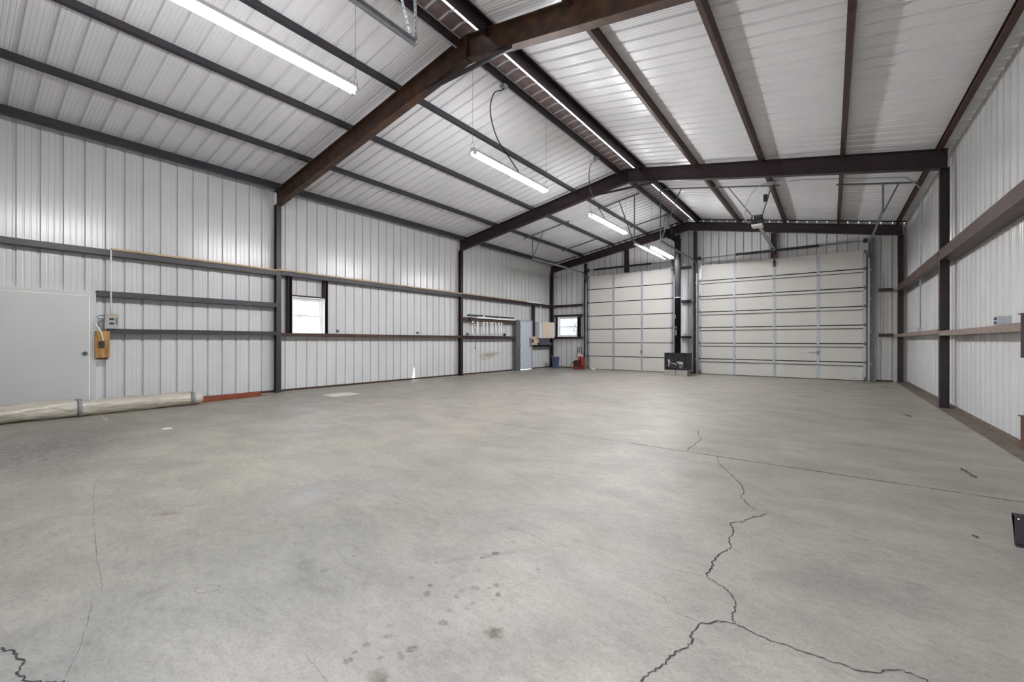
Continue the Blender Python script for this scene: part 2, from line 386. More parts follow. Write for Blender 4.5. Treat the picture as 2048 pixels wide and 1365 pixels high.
THIN= [(0.006, [(-0.447, 1.986), (-0.516, 1.986), (-0.594, 2.002), (-0.647, 2.078), (-0.679, 2.082)]), (0.007, [(-5.187, 0.852), (-4.981, 0.795), (-4.527, 0.716), (-3.893, 0.617), (-3.434, 0.556), (-3.013, 0.506), (-2.806, 0.48)]), (0.006, [(-2.81, 0.44), (-2.713, 0.425), (-2.553, 0.385), (-2.392, 0.34), (-2.219, 0.278)]), (0.008, [(-3.592, 1.997), (-3.422, 2.04), (-3.244, 2.056), (-3.088, 2.081), (-2.8, 2.165), (-2.625, 2.125), (-2.483, 2.104), (-2.33, 2.1), (-2.118, 2.094)]), (0.008, [(-2.146, 2.258), (-2.035, 2.246), (-1.93, 2.234), (-1.803, 2.244), (-1.675, 2.226), (-1.58, 2.245), (-1.496, 2.238), (-1.402, 2.209), (-1.336, 2.239), (-1.217, 2.233)]), (0.006, [(-1.65, 0.86), (-1.602, 0.851), (-1.563, 0.853), (-1.508, 0.843), (-1.464, 0.841), (-1.441, 0.837)]), (0.007, [(-0.366, 3.523), (-0.146, 3.52), (-0.014, 3.476), (0.099, 3.428), (0.212, 3.39)]), (0.006, [(-1.003, 2.351), (-0.832, 2.361), (-0.668, 2.351), (-0.515, 2.384)]), (0.012, [(-5.881, 0.899), (-5.82, 1.051), (-5.775, 1.169), (-5.671, 1.308)]), (0.008, [(-1.265, 1.668), (-1.257, 1.728), (-1.246, 1.771), (-1.199, 1.817)])]
SPOTS= [(-2.167, 1.412, 0.009), (-2.156, 1.231, 0.021), (-1.747, 1.643, 0.011), (-1.735, 1.462, 0.014), (-1.563, 1.595, 0.016), (-1.602, 1.474, 0.014), (-1.561, 1.415, 0.019), (-1.445, 1.531, 0.011), (-1.43, 1.482, 0.012), (-1.335, 1.492, 0.014), (-1.408, 1.588, 0.021), (-1.34, 1.672, 0.016), (-1.349, 1.632, 0.01), (-1.284, 1.615, 0.015), (-1.276, 1.567, 0.009), (-1.385, 1.387, 0.014), (-1.333, 1.44, 0.01), (-1.203, 1.532, 0.012), (-1.344, 1.311, 0.019), (-1.514, 1.161, 0.013), (-1.465, 1.112, 0.016), (-1.495, 1.031, 0.014), (-1.494, 0.978, 0.009), (-1.476, 0.937, 0.016), (-1.389, 1.02, 0.01), (-1.349, 1.081, 0.011), (-1.327, 1.073, 0.011), (-1.331, 1.125, 0.019), (-1.128, 1.394, 0.021), (-1.545, 1.919, 0.019), (-1.545, 2.093, 0.016), (-1.57, 1.835, 0.014), (-1.476, 1.898, 0.01), (-1.252, 1.921, 0.01), (-1.308, 0.953, 0.024), (-3.566, 2.134, 0.009)]

WHITES = [[(-4.114,1.791),(-4.082,1.974),(-4.058,2.194)], [(-3.676,1.702),(-3.619,1.843),(-3.58,2.011)]]
M['crack'] = mat('crack_in_slab', (.055,.05,.045), .95, 0, .1)
mb = MB()
mb.face([(XL-.1,Y0-.1,0),(XR+.1,Y0-.1,0),(XR+.1,YB+.1,0),(XL-.1,YB+.1,0)])
def jag(P, n=4, a=.010):
    out = []
    for p, q in zip(P, P[1:]):
        for i in range(n):
            t = i/n; j = a if i else a*.3
            out.append((p[0]+(q[0]-p[0])*t+random.uniform(-j,j), p[1]+(q[1]-p[1])*t+random.uniform(-j,j)))
    return out + [P[-1]]
def fribbon(P, w, z, mi, f=1.0, jit=0):
    b = len(mb.v); mb.ribbon(P, w, z, mi, jit)
    for i in range(b, len(mb.v)): mb.fade[i] = f
for w, P in CRACKS: fribbon(jag(P, 4, .007), w*.62, .0016, 1, 1.0, 1)
for w, P in CRACKS[:2]: pass
for w, P in THIN: fribbon(jag(P, 4, .005), w*.55, .0014, 2, .75, 1)
fribbon([(XL+.1+i*.1, 4.962-.0060*i*.1*(i>80)+.048*(i>80)) for i in range(122)], .012, .0012, 2, 1.0, 1)
fribbon([(-2.0+i*.1, 4.950-.0060*i*.1+.012) for i in range(37)], .008, .0017, 1, 1.0, 1)       # saw-cut joint across the slab
for P in WHITES: fribbon(P, .030, .0013, 3, .75, 1)
def blot(x, y, rx, ry=None, rot=0, z=.0008, mi=2, core=.55, peak=1.0, n=14):
    """a patch with a soft, uneven rim"""
    ry = ry or rx; ph = random.random()*9
    def ring(s):
        out = []
        for k in range(n):
            t = 2*math.pi*k/n; w = 1+.16*math.sin(2*t+ph)+.10*math.sin(5*t+2*ph)
            a, b = rx*s*w*math.cos(t), ry*s*w*math.sin(t)
            out.append((x+a*math.cos(rot)-b*math.sin(rot), y+a*math.sin(rot)+b*math.cos(rot), z))
        return out
    b = len(mb.v); R1 = ring(core); R2 = ring(1.15)
    mb.v += [(x,y,z)] + R1 + R2
    mb.fade[b] = peak
    for k in range(n): mb.fade[b+1+k] = peak*.9; mb.fade[b+1+n+k] = 0
    for k in range(n):
        l = (k+1) % n
        mb.idx([(0,1+k,1+l)], b, mi); mb.idx([(1+k,1+n+k,1+n+l,1+l)], b, mi)
for i, (x, y, r) in enumerate(SPOTS):
    blot(x, y, r*1.1, r*1.25, .6, .0010+.00001*i, 2, .7, random.choice((.45,.6,.75)))
blot(-1.308,.953,.05,.05,0,.00095,5,.6,.8); blot(-1.128,1.394,.04,.045,0,.00096,5,.6,.9)
for x,y,a,b,r,p in [(-1.85,1.70,.11,.10,.3,.28),(-1.56,1.89,.28,.05,.9,.30),(-2.01,1.125,.22,.05,.2,.25),(-1.69,2.2,.12,.30,-.4,.22),
                    (-2.62,.61,.10,.12,.4,.25),(-6.9,.72,.75,1.0,.2,.60),(-5.9,.6,.6,.6,.2,.35),(-7.9,.9,.8,1.0,.2,.4),(-1.12,1.2,.35,.22,.5,.22),(-4.6,.95,.25,.16,.3,.2),
                    (-.9,1.5,.3,.2,.3,.2),(-3.2,.55,.25,.1,.2,.2),(-5.3,1.3,.5,.2,.8,.22),(.3,6.5,.7,.1,.1,.2),(-2.3,1.2,.2,.07,-.2,.3),(.2,3.0,.6,.5,.3,.15),(-.1,8.6,1.0,.2,.1,.15)]:
    blot(x, y, a, b, r, .0005, 4, .35, p, 20)
blot(-3.753,.968,.10,.045,.9,.0006,6,.4,.6); blot(-3.78,1.15,.08,.03,.9,.0006,6,.4,.35)
# ring left by a spilled drop
RR = [(-2.457+.055*math.cos(t)*math.cos(.7)-.035*math.sin(t)*math.sin(.7), .795+.055*math.cos(t)*math.sin(.7)+.035*math.sin(t)*math.cos(.7)) for t in [i*math.pi/9 for i in range(19)]]
fribbon(RR, .006, .0011, 5, .8, 1)
# damp, rusty patch at the far right corner
blot(.95,16.4,.5,.35,0,.0006,5,.3,.5,20); blot(1.2,15.2,.12,.45,.2,.0006,5,.3,.45)
# blue scuffs and pale drag marks in the middle
for x,y,a,b,r,p in [(-3.3,1.75,.18,.5,.3,.35),(-3.0,2.2,.25,.35,.2,.25),(-3.4,3.2,.5,.6,.2,.14)]:
    blot(x, y, a, b, r, .0004, 3, .3, p, 20)
struct(mb.build('floor', [concrete(), M['crack'], stain('dark_oil_spot', (.12,.115,.11), .75, 60), stain('chalk_scuff', (.60,.60,.64), .8, 14),
                          stain('grey_tyre_smudge', (.20,.20,.215), .8, 18), stain('brown_damp_mark', (.23,.19,.11), .7, 30), stain('rust_smear', (.33,.14,.08), .7, 50)], recalc=False))
# sills where sheets meet the slab
def strip(name, a, b, m):
    return struct(MB().box(a, b).build(name, m))
strip('baseboard_left', (XL-.03,Y0+.01,0.001), (XL+.035,.30,.045), M['rust'])
strip('baseboard_left', (XL-.03,1.70,0.001), (XL+.035,14.25,.045), M['rust'])
strip('baseboard_left', (XL-.03,15.5,0.001), (XL+.035,YB-.02,.045), M['rust'])
strip('baseboard_right', (PR-.02,Y0+.01,0.001), (XR+.03,YB-.02,.012), M['dirt'])
strip('baseboard_right', (XR-.04,Y0+.01,0.0125), (XR+.015,YB-.25,.05), M['dirt'])
strip('baseboard_rear', (XL+.2,YB-.05,.001), (-8.75,YB+.02,.05), M['rust'])
strip('baseboard_rear', (-4.78,YB-.05,.001), (-4.16,YB+.02,.05), M['rust'])
strip('baseboard_rear', (1.13,YB-.05,.001), (1.5,YB+.02,.05), M['rust'])

for i, (xa, xb) in enumerate(((XL+.02, XM-.2), (XM+.2, XR-.02))):
    b = MB(); b.extr([(0,0),(-.05,0),(-.05,-.006),(-.006,-.006),(-.006,-.028),(0,-.028)], (xa, YB-.004, roof(xa)-.004), (0,1,0), (0,0,1), (xb-xa, 0, roof(xb)-roof(xa)))
    struct(b.build('trim_%d' % (i+2), M['purple']))
# ------------------------------------------------------------------ steel frame
def ibeam(d, w, tf=.014, tw=.010):
    h = d/2; a = w/2; t = tw/2
    return [(-a,-h),(a,-h),(a,-h+tf),(t,-h+tf),(t,h-tf),(a,h-tf),(a,h),(-a,h),(-a,h-tf),(-t,h-tf),(-t,-h+tf),(-a,-h+tf)]
def chan(d, w, t=.006, lip=.02):
    """C outline: web on the u=0 side, open towards +u, height d centred on v"""
    h = d/2
    return [(0,-h),(w,-h),(w,-h+lip),(w-t,-h+lip),(w-t,-h+t),(t,-h+t),(t,h-t),(w-t,h-t),(w-t,h-lip),(w,h-lip),(w,h),(0,h)]
def post(x, y, z1, side, m, label, sx=.13, sy=.11, name='steel_post'):
    """wide-flange post; its flange faces the room (side = +1 room is at +x)"""
    b = MB()
    b.extr(ibeam(sx, sy, .012, .009), (x-side*sx/2, y, .016), (0,1,0), (1,0,0), (0,0,z1-.016))
    b.box((x-side*(sx+.01), y-sy/2-.015, .002), (x+side*.012, y+sy/2+.015, .0158))
    return tag(b.build(name, m), label, 'post', 'steel posts along the walls')
def hpost(x, y, z0, z1, m, label, sx=.10, sy=.14, name='steel_post'):
    b = MB()
    b.extr(chan(sx, sy, .008), (x, y, z0), (0,1,0), (1,0,0), (0,0,z1-z0))
    return tag(b.build(name, m), label, 'post', 'steel posts along the walls')
post(PL, Y1, rbot(PL)+.0, 1, M['slate'], 'dark steel post on the left wall just before the window')
post(PL, Y2, rbot(PL)+.0, 1, M['purple'], 'dark steel post on the left wall, where the shelf with hanging slats begins')
post(PL, Y3, rbot(PL)+.0, 1, M['purple'], 'dark steel post in the far left corner behind the blue bin')
post(PR, Y2, rbot(PR)+.0, -1, M['purple'], 'dark brown steel post against the right wall under the middle roof frame')
post(PR, Y3, rbot(PR)+.0, -1, M['purple'], 'dark steel post in the far right corner beside the wide door')
hpost(-8.74, Y3-.03, .002, 4.66, M['purple'], 'steel jamb post on the left edge of the narrower overhead door', .10, .12)
hpost(-4.76, Y3-.03, .002, 5.36, M['purple'], 'steel jamb post behind the black stove pipe', .10, .12)
hpost(-4.14, Y3-.03, .002, 5.40, M['purple'], 'steel jamb post on the left edge of the wide overhead door', .10, .12)
hpost(1.02, Y3-.04, .002, 4.42, M['galvdark'], 'grey steel jamb post on the right edge of the wide overhead door', .12, .15)
for x, lab in ((-6.84, 'short brown steel stub over the middle of the narrower overhead door'), (-1.58, 'short brown steel stub over the middle of the wide overhead door')):
    b = MB(); b.extr(ibeam(.16, .12), (x, Y3+.02, 4.10), (0,1,0), (1,0,0), (0,0,rbot(x)-4.10))
    tag(b.build('steel_post', M['purple']), lab, 'post', 'stubs over the overhead doors')

def rafter(y, half, m, label):
    b = MB()
    x0 = PL-.11 if half < 0 else PR+.11
    xe = XM + half*.010
    dd = .30 if y == Y3 else .36; lo = .045 if y == Y3 else 0
    z0 = (rtop(PL) if half < 0 else rtop(PR)) - lo - dd/2 - SL*.11
    z1 = rtop(XM+half*.01) - lo - dd/2
    V = Vector((xe-x0, 0, z1-z0))
    # section upright, ends cut plumb
    b.extr(ibeam(dd, .14, .016, .012), (x0, y, z0), (0,1,0), (0,0,1), V)
    b.box((xe-.006, y-.07, z1-dd/2-.01), (xe+.006, y+.07, z1+dd/2-.015))
    return tag(b.build('roof_rafter', m), label, 'rafter', 'rafters of the roof frames')
for y, m, nm in ((Y1, M['rust'], 'nearest'), (Y2, M['purple'], 'middle'), (Y3, M['purple'], 'rearmost')):
    rafter(y, -1, m, f'{"rusty" if m is M["rust"] else "dark"} steel rafter, left half of the {nm} roof frame')
    rafter(y, 1, m, f'{"rusty" if m is M["rust"] else "dark"} steel rafter, right half of the {nm} roof frame')
    b = MB()
    b.extr([(0,0),(.09,0),(.09,-.008),(.008,-.008),(.008,-.055),(0,-.055)], (XM-.86, y-.06, rbot(XM)-.142), (0,1,0), (0,0,1), (1.72,0,0))
    if y != Y3:
        tag(b.build('tie_angle', M['slate'] if y == Y1 else M['purple']), f'dark steel angle tying the peak of the {nm} roof frame', 'brace', 'angles under the frame peaks')

PY0, PY1 = Y0+.02, YB-.03
def purlin(x, m, label, d=.102, w=.065, flip=1):
    b = MB(); sl = SL if x < XM else -SL
    z = roof(x) - .006 - d/2
    U = Vector((-1*flip, 0, -sl*flip)).normalized(); Vv = Vector((-sl, 0, 1)).normalized()
    b.extr(chan(d, w, .006), (x+flip*w/2, PY0, z), U, Vv, (0, PY1-PY0, 0))
    return tag(b.build('roof_purlin', m), label, 'purlin', 'purlins under the roof sheets')
purlin(-10.315, M['slate'], 'dark steel eave strut along the top of the left wall', .14, .075)
purlin(-8.92, M['slate'], 'grey steel purlin on the left roof slope, first above the left wall')
purlin(-7.44, M['slate'], 'grey steel purlin on the left roof slope, second above the left wall')
purlin(-6.0, M['slate'], 'grey steel purlin on the left roof slope, just below the hanging lights')
purlin(-4.63, M['purple'], 'dark ridge purlin on the left side of the bright roof slit', .102, .07)
purlin(-3.99, M['purple'], 'dark ridge purlin on the right side of the bright roof slit', .19, .07, -1)
purlin(-2.66, M['brown'], 'brown steel purlin on the right roof slope, next to the ridge', .15)
purlin(-1.25, M['brown'], 'brown steel purlin on the right roof slope, above the garage door opener', .15)
purlin(.19, M['brown'], 'brown steel purlin on the right roof slope, nearest the right wall', .15)
purlin(1.60, M['brown'], 'brown steel eave strut along the top of the right wall', .15, .075)

def girt(p0, p1, m, label, d=.10, w=.205, out=(-1,0,0), group='girts along the walls'):
    """horizontal channel; p0,p1 on the room face at mid height, out points to the wall"""
    b = MB(); p0, p1 = Vector(p0), Vector(p1)
    b.extr(chan(d, w, .006, .015), p0, Vector(out), (0,0,1), p1-p0)
    return tag(b.build('wall_girt', m), label, 'girt', group)
A = Y1-.06; B = Y1+.06; C_ = Y2-.06; D_ = Y2+.06; E_ = Y3-.06
xg = PL+.012
girt((xg,Y0+.02,2.80),(xg,A,2.80), M['slate'], 'upper steel girt on the left wall above the breaker panel')
girt((xg,1.70,2.055),(xg,A,2.055), M['slate'], 'middle steel girt on the left wall, starting at the near white door')
girt((xg,1.85,1.39),(xg,A,1.39), M['slate'], 'lower steel girt on the left wall, starting at the plywood board', .085)
girt((xg,B,2.82),(xg,C_,2.82), M['slate'], 'upper steel girt on the left wall above the window')
girt((xg,B,1.365),(xg,C_,1.365), M['brown'], 'lower brown girt on the left wall under the window', .075)
girt((xg,D_,2.83),(xg,E_,2.83), M['purple'], 'upper steel girt on the left wall above the far white door')
girt((xg,D_,2.00),(xg,14.2,2.00), M['brown'], 'steel girt on the left wall carrying the spare light fixture')
girt((xg,D_,1.355),(xg,14.2,1.355), M['purple'], 'lower steel girt on the left wall under the hanging slats', .11)
girt((xg,15.5,1.00),(xg,E_,1.00), M['purple'], 'dark steel shelf girt under the stained board in the far left corner', .10, .13)
xr = PR-.012
girt((xr,Y0+.02,2.80),(xr,C_,2.80), M['brown'], 'upper brown girt on the right wall, near side of the post', .19, .205, (1,0,0))
girt((xr,D_,2.80),(xr,E_,2.80), M['brown'], 'upper brown girt on the right wall, far side of the post', .19, .10, (1,0,0))
girt((xr,Y0+.02,1.375),(xr,C_,1.375), M['palewood'], 'lower light-brown girt on the right wall with the outlet box, near side of the post', .085, .205, (1,0,0))
girt((xr,D_,1.41),(xr,E_,1.41), M['palewood'], 'lower light-brown girt on the right wall, far side of the post', .085, .10, (1,0,0))
yg = Y3-.02
for x0, x1, rows in ((-10.33,-8.87,((2.84,'upper'),(2.38,'middle'),(1.38,'lower'))), (-4.64,-4.27,((4.06,'top'),(2.76,'middle'),(1.38,'lower'))), (1.17,1.50,((2.80,'upper'),(1.42,'lower')))):
    where = {-10.33: 'left of the narrower overhead door', -4.64: 'between the two overhead doors', 1.17: 'right of the wide overhead door'}[x0]
    for z, nm in rows:
        girt((x0,yg,z),(x1,yg,z), M['purple'], f'{nm} dark girt on the far wall, {where}', .09, .13, (0,1,0), 'girts of the far wall')

# pale battens lying on the left wall's upper girts
for y0, y1, z, lab in ((1.87,4.74,2.8505,'pale wooden batten on the girt above the breaker panel'),(4.745,10.98,2.8705,'long pale wooden batten on the girt above the window'),
                     (11.0,14.95,2.8805,'pale wooden batten on the girt above the spare light fixture')):
    tag(MB().box((PL+.001,y0,z),(PL+.038,y1,z+.034)).build('wood_batten', M['woody']), lab, 'batten', 'battens on the upper left girts')
# ------------------------------------------------------------------ overhead doors
YD = 17.085
def over_door(x0, x1, stiles, strut, label, gap_left):
    t = thing('overhead_door', ((x0+x1)/2, YD, 0), label, 'garage door', 'overhead doors in the far wall')
    H = .5795
    for k in range(7):
        z0 = k*H + (.022 if k == 0 else .006); z1 = (k+1)*H - .006
        b = MB()
        b.box((x0, YD, z0), (x1, YD+.045, z1))
        b.build('door_panel', M['cream'], t)
        if k < 6: MB().box((x0+.002, YD-.004, z1-.014), (x1-.002, YD-.0001, z1+.020)).build('joint_seal', M['rubber'], t)
        if strut and k < 6:
            s = MB(); zz = (k+1)*H
            s.extr([(-.022,-.122),(-.0003,-.122),(-.0003,-.098),(-.014,-.102),(-.022,-.110)], (x0+.02, YD, zz), (0,1,0), (0,0,1), (x1-x0-.08,0,0))
            s.build('strut', M['strut'], t)
    for xs in stiles:
        b = MB()
        for k in range(7):
            b.box((xs-.042, YD-.008, k*H+.03), (xs+.042, YD-.0002, (k+1)*H-.012))
            if k:
                b.box((xs-.03, YD-.014, k*H-.05), (xs+.03, YD-.0082, k*H+.05))
                b.cyl((xs-.035, YD-.014, k*H), (xs+.035, YD-.014, k*H), .009, 8)
        b.build('stile', M['galv'], t)
    for xs, sg in ((x0, 1), (x1, -1)):
        b = MB()
        for k in range(7):
            b.box((xs, YD-.010, k*H+.03), (xs+sg*.085, YD-.0002, (k+1)*H-.012))
        b.build('end_stile', M['galv'], t)
        b = MB()
        for k in range(8):
            z = max(.08, min(k*H, 4.0))
            b.box((xs-sg*.002, YD-.03, z-.05), (xs+sg*.05, YD-.0102, z+.05))
            b.cyl((xs-sg*.055, YD-.04, z), (xs+sg*.04, YD-.04, z), .007, 6)
            b.cyl((xs-sg*.065, YD-.04, z), (xs-sg*.045, YD-.04, z), .022, 10)
        b.build('roller', M['galvdark'], t)
    MB().box((x0+gap_left, YD+.005, .003), (x1, YD+.04, .0215)).build('bottom_seal', M['rubber'], t)
    return t
dl = over_door(-8.55, -4.93, (-7.37, -6.15), False, 'narrower cream overhead door, three panels wide, on the left of the far wall', .36)
dr = over_door(-3.965, .865, (-2.775, -1.55, -.334), True, 'wide cream overhead door with doubled strut lines, on the right of the far wall', .0)
MB().box((-6.19,YD-.03,.72),(-6.13,YD-.0142,.86)).build('latch', M['galvdark'], dl)
MB().box((-.36,YD-.03,.80),(-.31,YD-.0142,.92)).box((-.6,YD-.02,.86),(-.36,YD-.012,.872)).build('latch', M['galvdark'], dr)
MB().box((-1.585,YD-.05,3.78),(-1.515,YD-.0142,3.98)).build('opener_bracket', M['black'], dr)
b = MB()
for x in (.55,.60): b.box((x,YD-.012,.085),(x+.03,YD-.0005,.11))
b.box((.62,YD-.02,1.02),(.78,YD-.0105,1.035)); b.build('lift_handle', M['galv'], dr)

# torsion shafts with their springs, just above the doors
for x0, x1, s0, s1, xc, lab in ((-8.62,-4.86,-8.25,-5.75,-6.84,'torsion spring shaft over the narrower overhead door'), (-4.03,.93,-2.72,-.30,-1.58,'torsion spring shaft over the wide overhead door')):
    y = Y3-.14; z = 4.325
    t = thing('torsion_shaft', ((x0+x1)/2, y, z), lab, 'spring shaft', 'spring shafts over the doors')
    MB().cyl((x0,y,z),(x1,y,z),.0125,10).build('shaft', M['galvdark'], t)
    for a, c in ((s0, xc-.05), (xc+.05, s1)):
        b = MB(); n = int((c-a)/.011); pr = []
        for i in range(n+1):
            pr.append((.040 + (.004 if i % 2 else 0), a+(c-a)*i/n))
        b.lathe(pr, (0,y,z), 'x', 12); b.build('spring', M['black'], t)
    for x, sg in ((x0+.08, 1), (x1-.08, -1)):
        MB().lathe([(.03,-.05),(.07,-.045),(.062,-.02),(.062,.02),(.075,.035),(.075,.045),(.03,.05)], (x,y,z), 'x', 16).build('cable_drum', M['black'], t)
    MB().box((xc-.045,y-.035,z-.075),(xc+.045,y+.08,z+.075)).build('centre_bracket', M['brown'], t)

# tracks
def bend(x, zh, yv, r=.40, n=8):
    return [(x, yv-r+r*math.cos(a), zh-r+r*math.sin(a)) for a in [i*math.pi/2/n for i in range(n+1)]]
def track(x, zh, yend, sg, hang, label):
    """side track of a door: upright, bend, level run, hangers and the cross angle they hang from"""
    yv = YD-.045
    t = thing('door_track', (x, yv, 0), label, 'door track', 'tracks of the far overhead doors')
    b = MB(); b.extr(chan(.055,.03,.004,.006), (x, yv, .004), (-sg,0,0), (0,1,0), (0,0,zh-.40-.004))
    b.box((x+sg*.002,yv-.045,.004),(x+sg*.007,yv+.03,zh-.42))
    for z in (.5,1.5,2.5,3.4): b.box((x+sg*.002,yv+.03,z),(x+sg*.05,yv+.044,z+.06))
    b.build('upright_track', M['galv'], t)
    P = bend(x-sg*.014, zh, yv)
    MB().tube(P, .028, 6).build('curved_track', M['galvdark'], t)
    b = MB(); b.extr(chan(.055,.03,.004,.006), (x, yend, zh), (-sg,0,0), (0,0,1), (0,yv-.40-yend,0))
    b.box((x+sg*.001,yend-.03,zh-.03),(x+sg*.005,yv-1.6,zh+.045)); b.box((x+sg*.001,yend-.03,zh+.041),(x+sg*.035,yv-1.6,zh+.045))
    b.build('level_track', M['galv'], t)
    xa, xb, xt, ydiag = hang
    ya = yend + .02
    za, zb = rtop(xa)-.012, rtop(xb)-.012
    b = MB(); d = Vector((xb-xa,0,zb-za))
    b.extr([(0,0),(.035,0),(.035,.004),(.004,.004),(.004,.035),(0,.035)], (xa, ya-.017, za-.024), (0,1,0), (0,0,1), d)
    b.build('cross_angle', M['galvdark'], t)
    for k, (xh, xl) in enumerate(((x, x), (xt, x))):
        zt = za + (zb-za)*(xh-xa)/(xb-xa)
        b = MB(); W = Vector((xl-xh, ydiag*k, zh-.02-zt))
        b.extr([(0,0),(.032,0),(.032,.004),(.004,.004),(.004,.032),(0,.032)], (xh-.016+sg*.012, ya-.045-.006*k, zt), (1,0,0), (0,1,0), W)
        b.build('hanger', M['galvdark'], t)
    return t
track(-8.63, 4.20, 12.86, -1, (-9.05,-7.15,-8.15,.0), 'galvanised door track on the far left, along the left wall')
track(-4.85, 4.22, 12.80, 1, (-6.05,-4.70,-5.35,.0), 'galvanised door track hanging beside the farthest fluorescent light')
track(-4.045, 4.19, 12.84, -1, (-4.03,-1.05,-3.45,.0), 'galvanised door track on the left side of the wide overhead door')
track(.945, 4.19, 12.95, 1, (.10,1.62,1.22,.0), 'galvanised door track on the far right, near the right wall')
for xa, xb, lab in ((-9.0,-7.3,'galvanised angle under the roof in the far left corner'), (-6.05,-4.70,'galvanised angle under the roof beside the stove pipe')):
    b = MB(); y = 15.55
    b.extr([(0,0),(.04,0),(.04,.004),(.004,.004),(.004,.04),(0,.04)], (xa,y,rtop(xa)-.042), (0,1,0), (0,0,1), (xb-xa,0,rtop(xb)-rtop(xa)))
    tag(b.build('support_angle', M['galvdark']), lab, 'angle iron', 'angles under the rear roof')
# track end of the front door, close overhead
t = thing('front_door_track', (-3.40, 2.94, 4.28), 'galvanised door track ending overhead, on perforated hangers, nearest the viewer', 'door track')
b = MB(); b.extr(chan(.06,.035,.004,.008), (-3.44,Y0+.25,4.285), (1,0,0), (0,0,1), (0,2.94-Y0-.25,0))
b.box((-3.444,Y0+.25,4.25),(-3.4402,2.94,4.325)); b.build('level_track', M['galv'], t)
for q in (2.83,2.90): MB().cyl((-3.4441,q,4.268),(-3.455,q,4.268),.008,8).build('end_bolt', M['galvdark'], t)
for p, q, w in (((-3.405,2.90,4.31),(-3.40,2.86,rtop(-3.4)-.0),.038), ((-3.42,2.85,4.31),(-3.62,2.55,rtop(-3.62)-.0),.032)):
    b = MB(); P, Q = Vector(p), Vector(q); W = Q-P; n = 26
    for i in range(n):
        a = P+W*(i/n); c = W/n
        b.extr([(0,0),(w,0),(w,.004),(0,.004)], a, (1,0,0), (0,1,0), c*.5)
        for u in (0, w-.010): b.extr([(u,0),(u+.010,0),(u+.010,.004),(u,.004)], a+c*.5, (1,0,0), (0,1,0), c*.5)
        b.extr([(0,.0045),(.004,.0045),(.004,w),(0,w)], a, (1,0,0), (0,1,0), c)
    b.build('perforated_hanger', M['galv'], t)
b = MB(); b.extr([(0,0),(.035,0),(.035,.004),(.004,.004),(.004,.035),(0,.035)], (-4.0,2.84,rtop(-4.0)-.036), (0,1,0), (0,0,1), (1.5,0,rtop(-2.5)-rtop(-4.0)))
b.build('cross_angle', M['galvdark'], t)

# ------------------------------------------------------------------ garage door opener
t = thing('door_opener', (-1.555, 13.03, 4.27), 'black garage door opener with pale lens hanging under the roof', 'garage door opener')
b = MB(); b.extr([(-.13,.06),(-.11,.02),(.11,.02),(.13,.06),(.13,.20),(.10,.255),(-.10,.255),(-.13,.20)], (-1.565,12.85,4.29), (1,0,0), (0,0,1), (0,.36,0))
b.box((-1.60,12.80,4.40),(-1.46,12.8495,4.50)); b.build('motor_head', M['black'], t)
for x in (-1.655,-1.59,-1.525): MB().box((x,12.838,4.44),(x+.022,12.8495,4.52)).build('indicator', M['plastic_w'], t)
b = MB(); b.extr([(-.12,-.035),(.12,-.035),(.13,.0195),(-.13,.0195)], (-1.565,12.84,4.29), (1,0,0), (0,0,1), (0,.30,0)); b.build('lens', M['plastic_w'], t)
b = MB(); b.box((-1.60,13.21,4.33),(-1.585,16.9,4.37)).box((-1.535,13.21,4.33),(-1.52,16.9,4.37)).box((-1.5849,13.21,4.34),(-1.5351,16.9,4.345))
b.box((-1.61,16.86,4.31),(-1.51,16.98,4.39)); b.build('rail', M['galv'], t)
MB().box((-1.59,16.55,4.29),(-1.53,16.70,4.329)).build('trolley', M['black'], t)
MB().tube([(-1.56,16.7,4.30),(-1.55,16.95,4.05),(-1.55,YD-.05,3.9)], .012, 6).build('arm', M['black'], t)
MB().tube([(-1.50,16.6,4.29),(-1.50,16.6,4.12)], .004, 6).cyl((-1.50,16.6,4.12),(-1.50,16.6,3.98),.018,10).build('release_handle', M['redh'], t)
for p, q in (((-1.47,12.95,4.50),(-1.17,12.45,rtop(-1.17))), ((-1.66,12.95,4.50),(-2.25,12.86,rtop(-2.2)-.03))):
    b = MB(); b.extr([(0,0),(.03,0),(.03,.004),(.004,.004),(.004,.03),(0,.03)], p, (1,0,0), (0,1,0), Vector(q)-Vector(p)); b.build('hanger', M['galvdark'], t)
MB().cbox((-1.345,12.68,4.90),(.09,.08,.17)).build('capacitor', M['black'], t)
MB().tube([(-1.29,12.40,5.19),(-1.45,12.40,5.16),(-1.63,12.42,5.0),(-1.76,12.5,4.78),(-1.81,12.6,4.58),(-1.80,12.72,4.42),(-1.74,12.82,4.35),(-1.68,12.86,4.36)], .009, 6).build('power_cord', M['galv'], t)

# ------------------------------------------------------------------ conduits and boxes
def jbox(c, d, label, m='galv', holes=0, face=(0,-1,0), group='electrical boxes'):
    t = thing('outlet_box', (c[0], c[1], c[2]-d[2]/2), label, 'outlet box', group)
    MB().cbox(c, d).build('box', M[m], t)
    F = Vector(face); s = Vector(d)
    for k in range(max(holes,1)):
        z = c[2] + (d[2]*.22*(1 if k == 0 else -1) if holes else 0)
        p = Vector((c[0],c[1],z)) + Vector((F.x*s.x/2, F.y*s.y/2, 0))
        e = [d[0]*.45, d[1]*.45, d[2]*(.26 if holes else .7)]
        i = 0 if abs(F.x) else 1; e[i] = .008
        MB().cbox(p+F*.0045, e).build('socket' if holes else 'cover', M['black'] if holes else M[m], t)
    return t
jbox((-1.215,12.40,5.165),(.14,.10,.055),'grey junction box under the roof above the door opener', 'galv', 0, (0,-1,0))
P = [(-1.14,12.40,5.165)] + [(x,12.40+(x+1.14)*.06,rtop(x)-.022) for x in (-.5,.2,.9,1.30)]
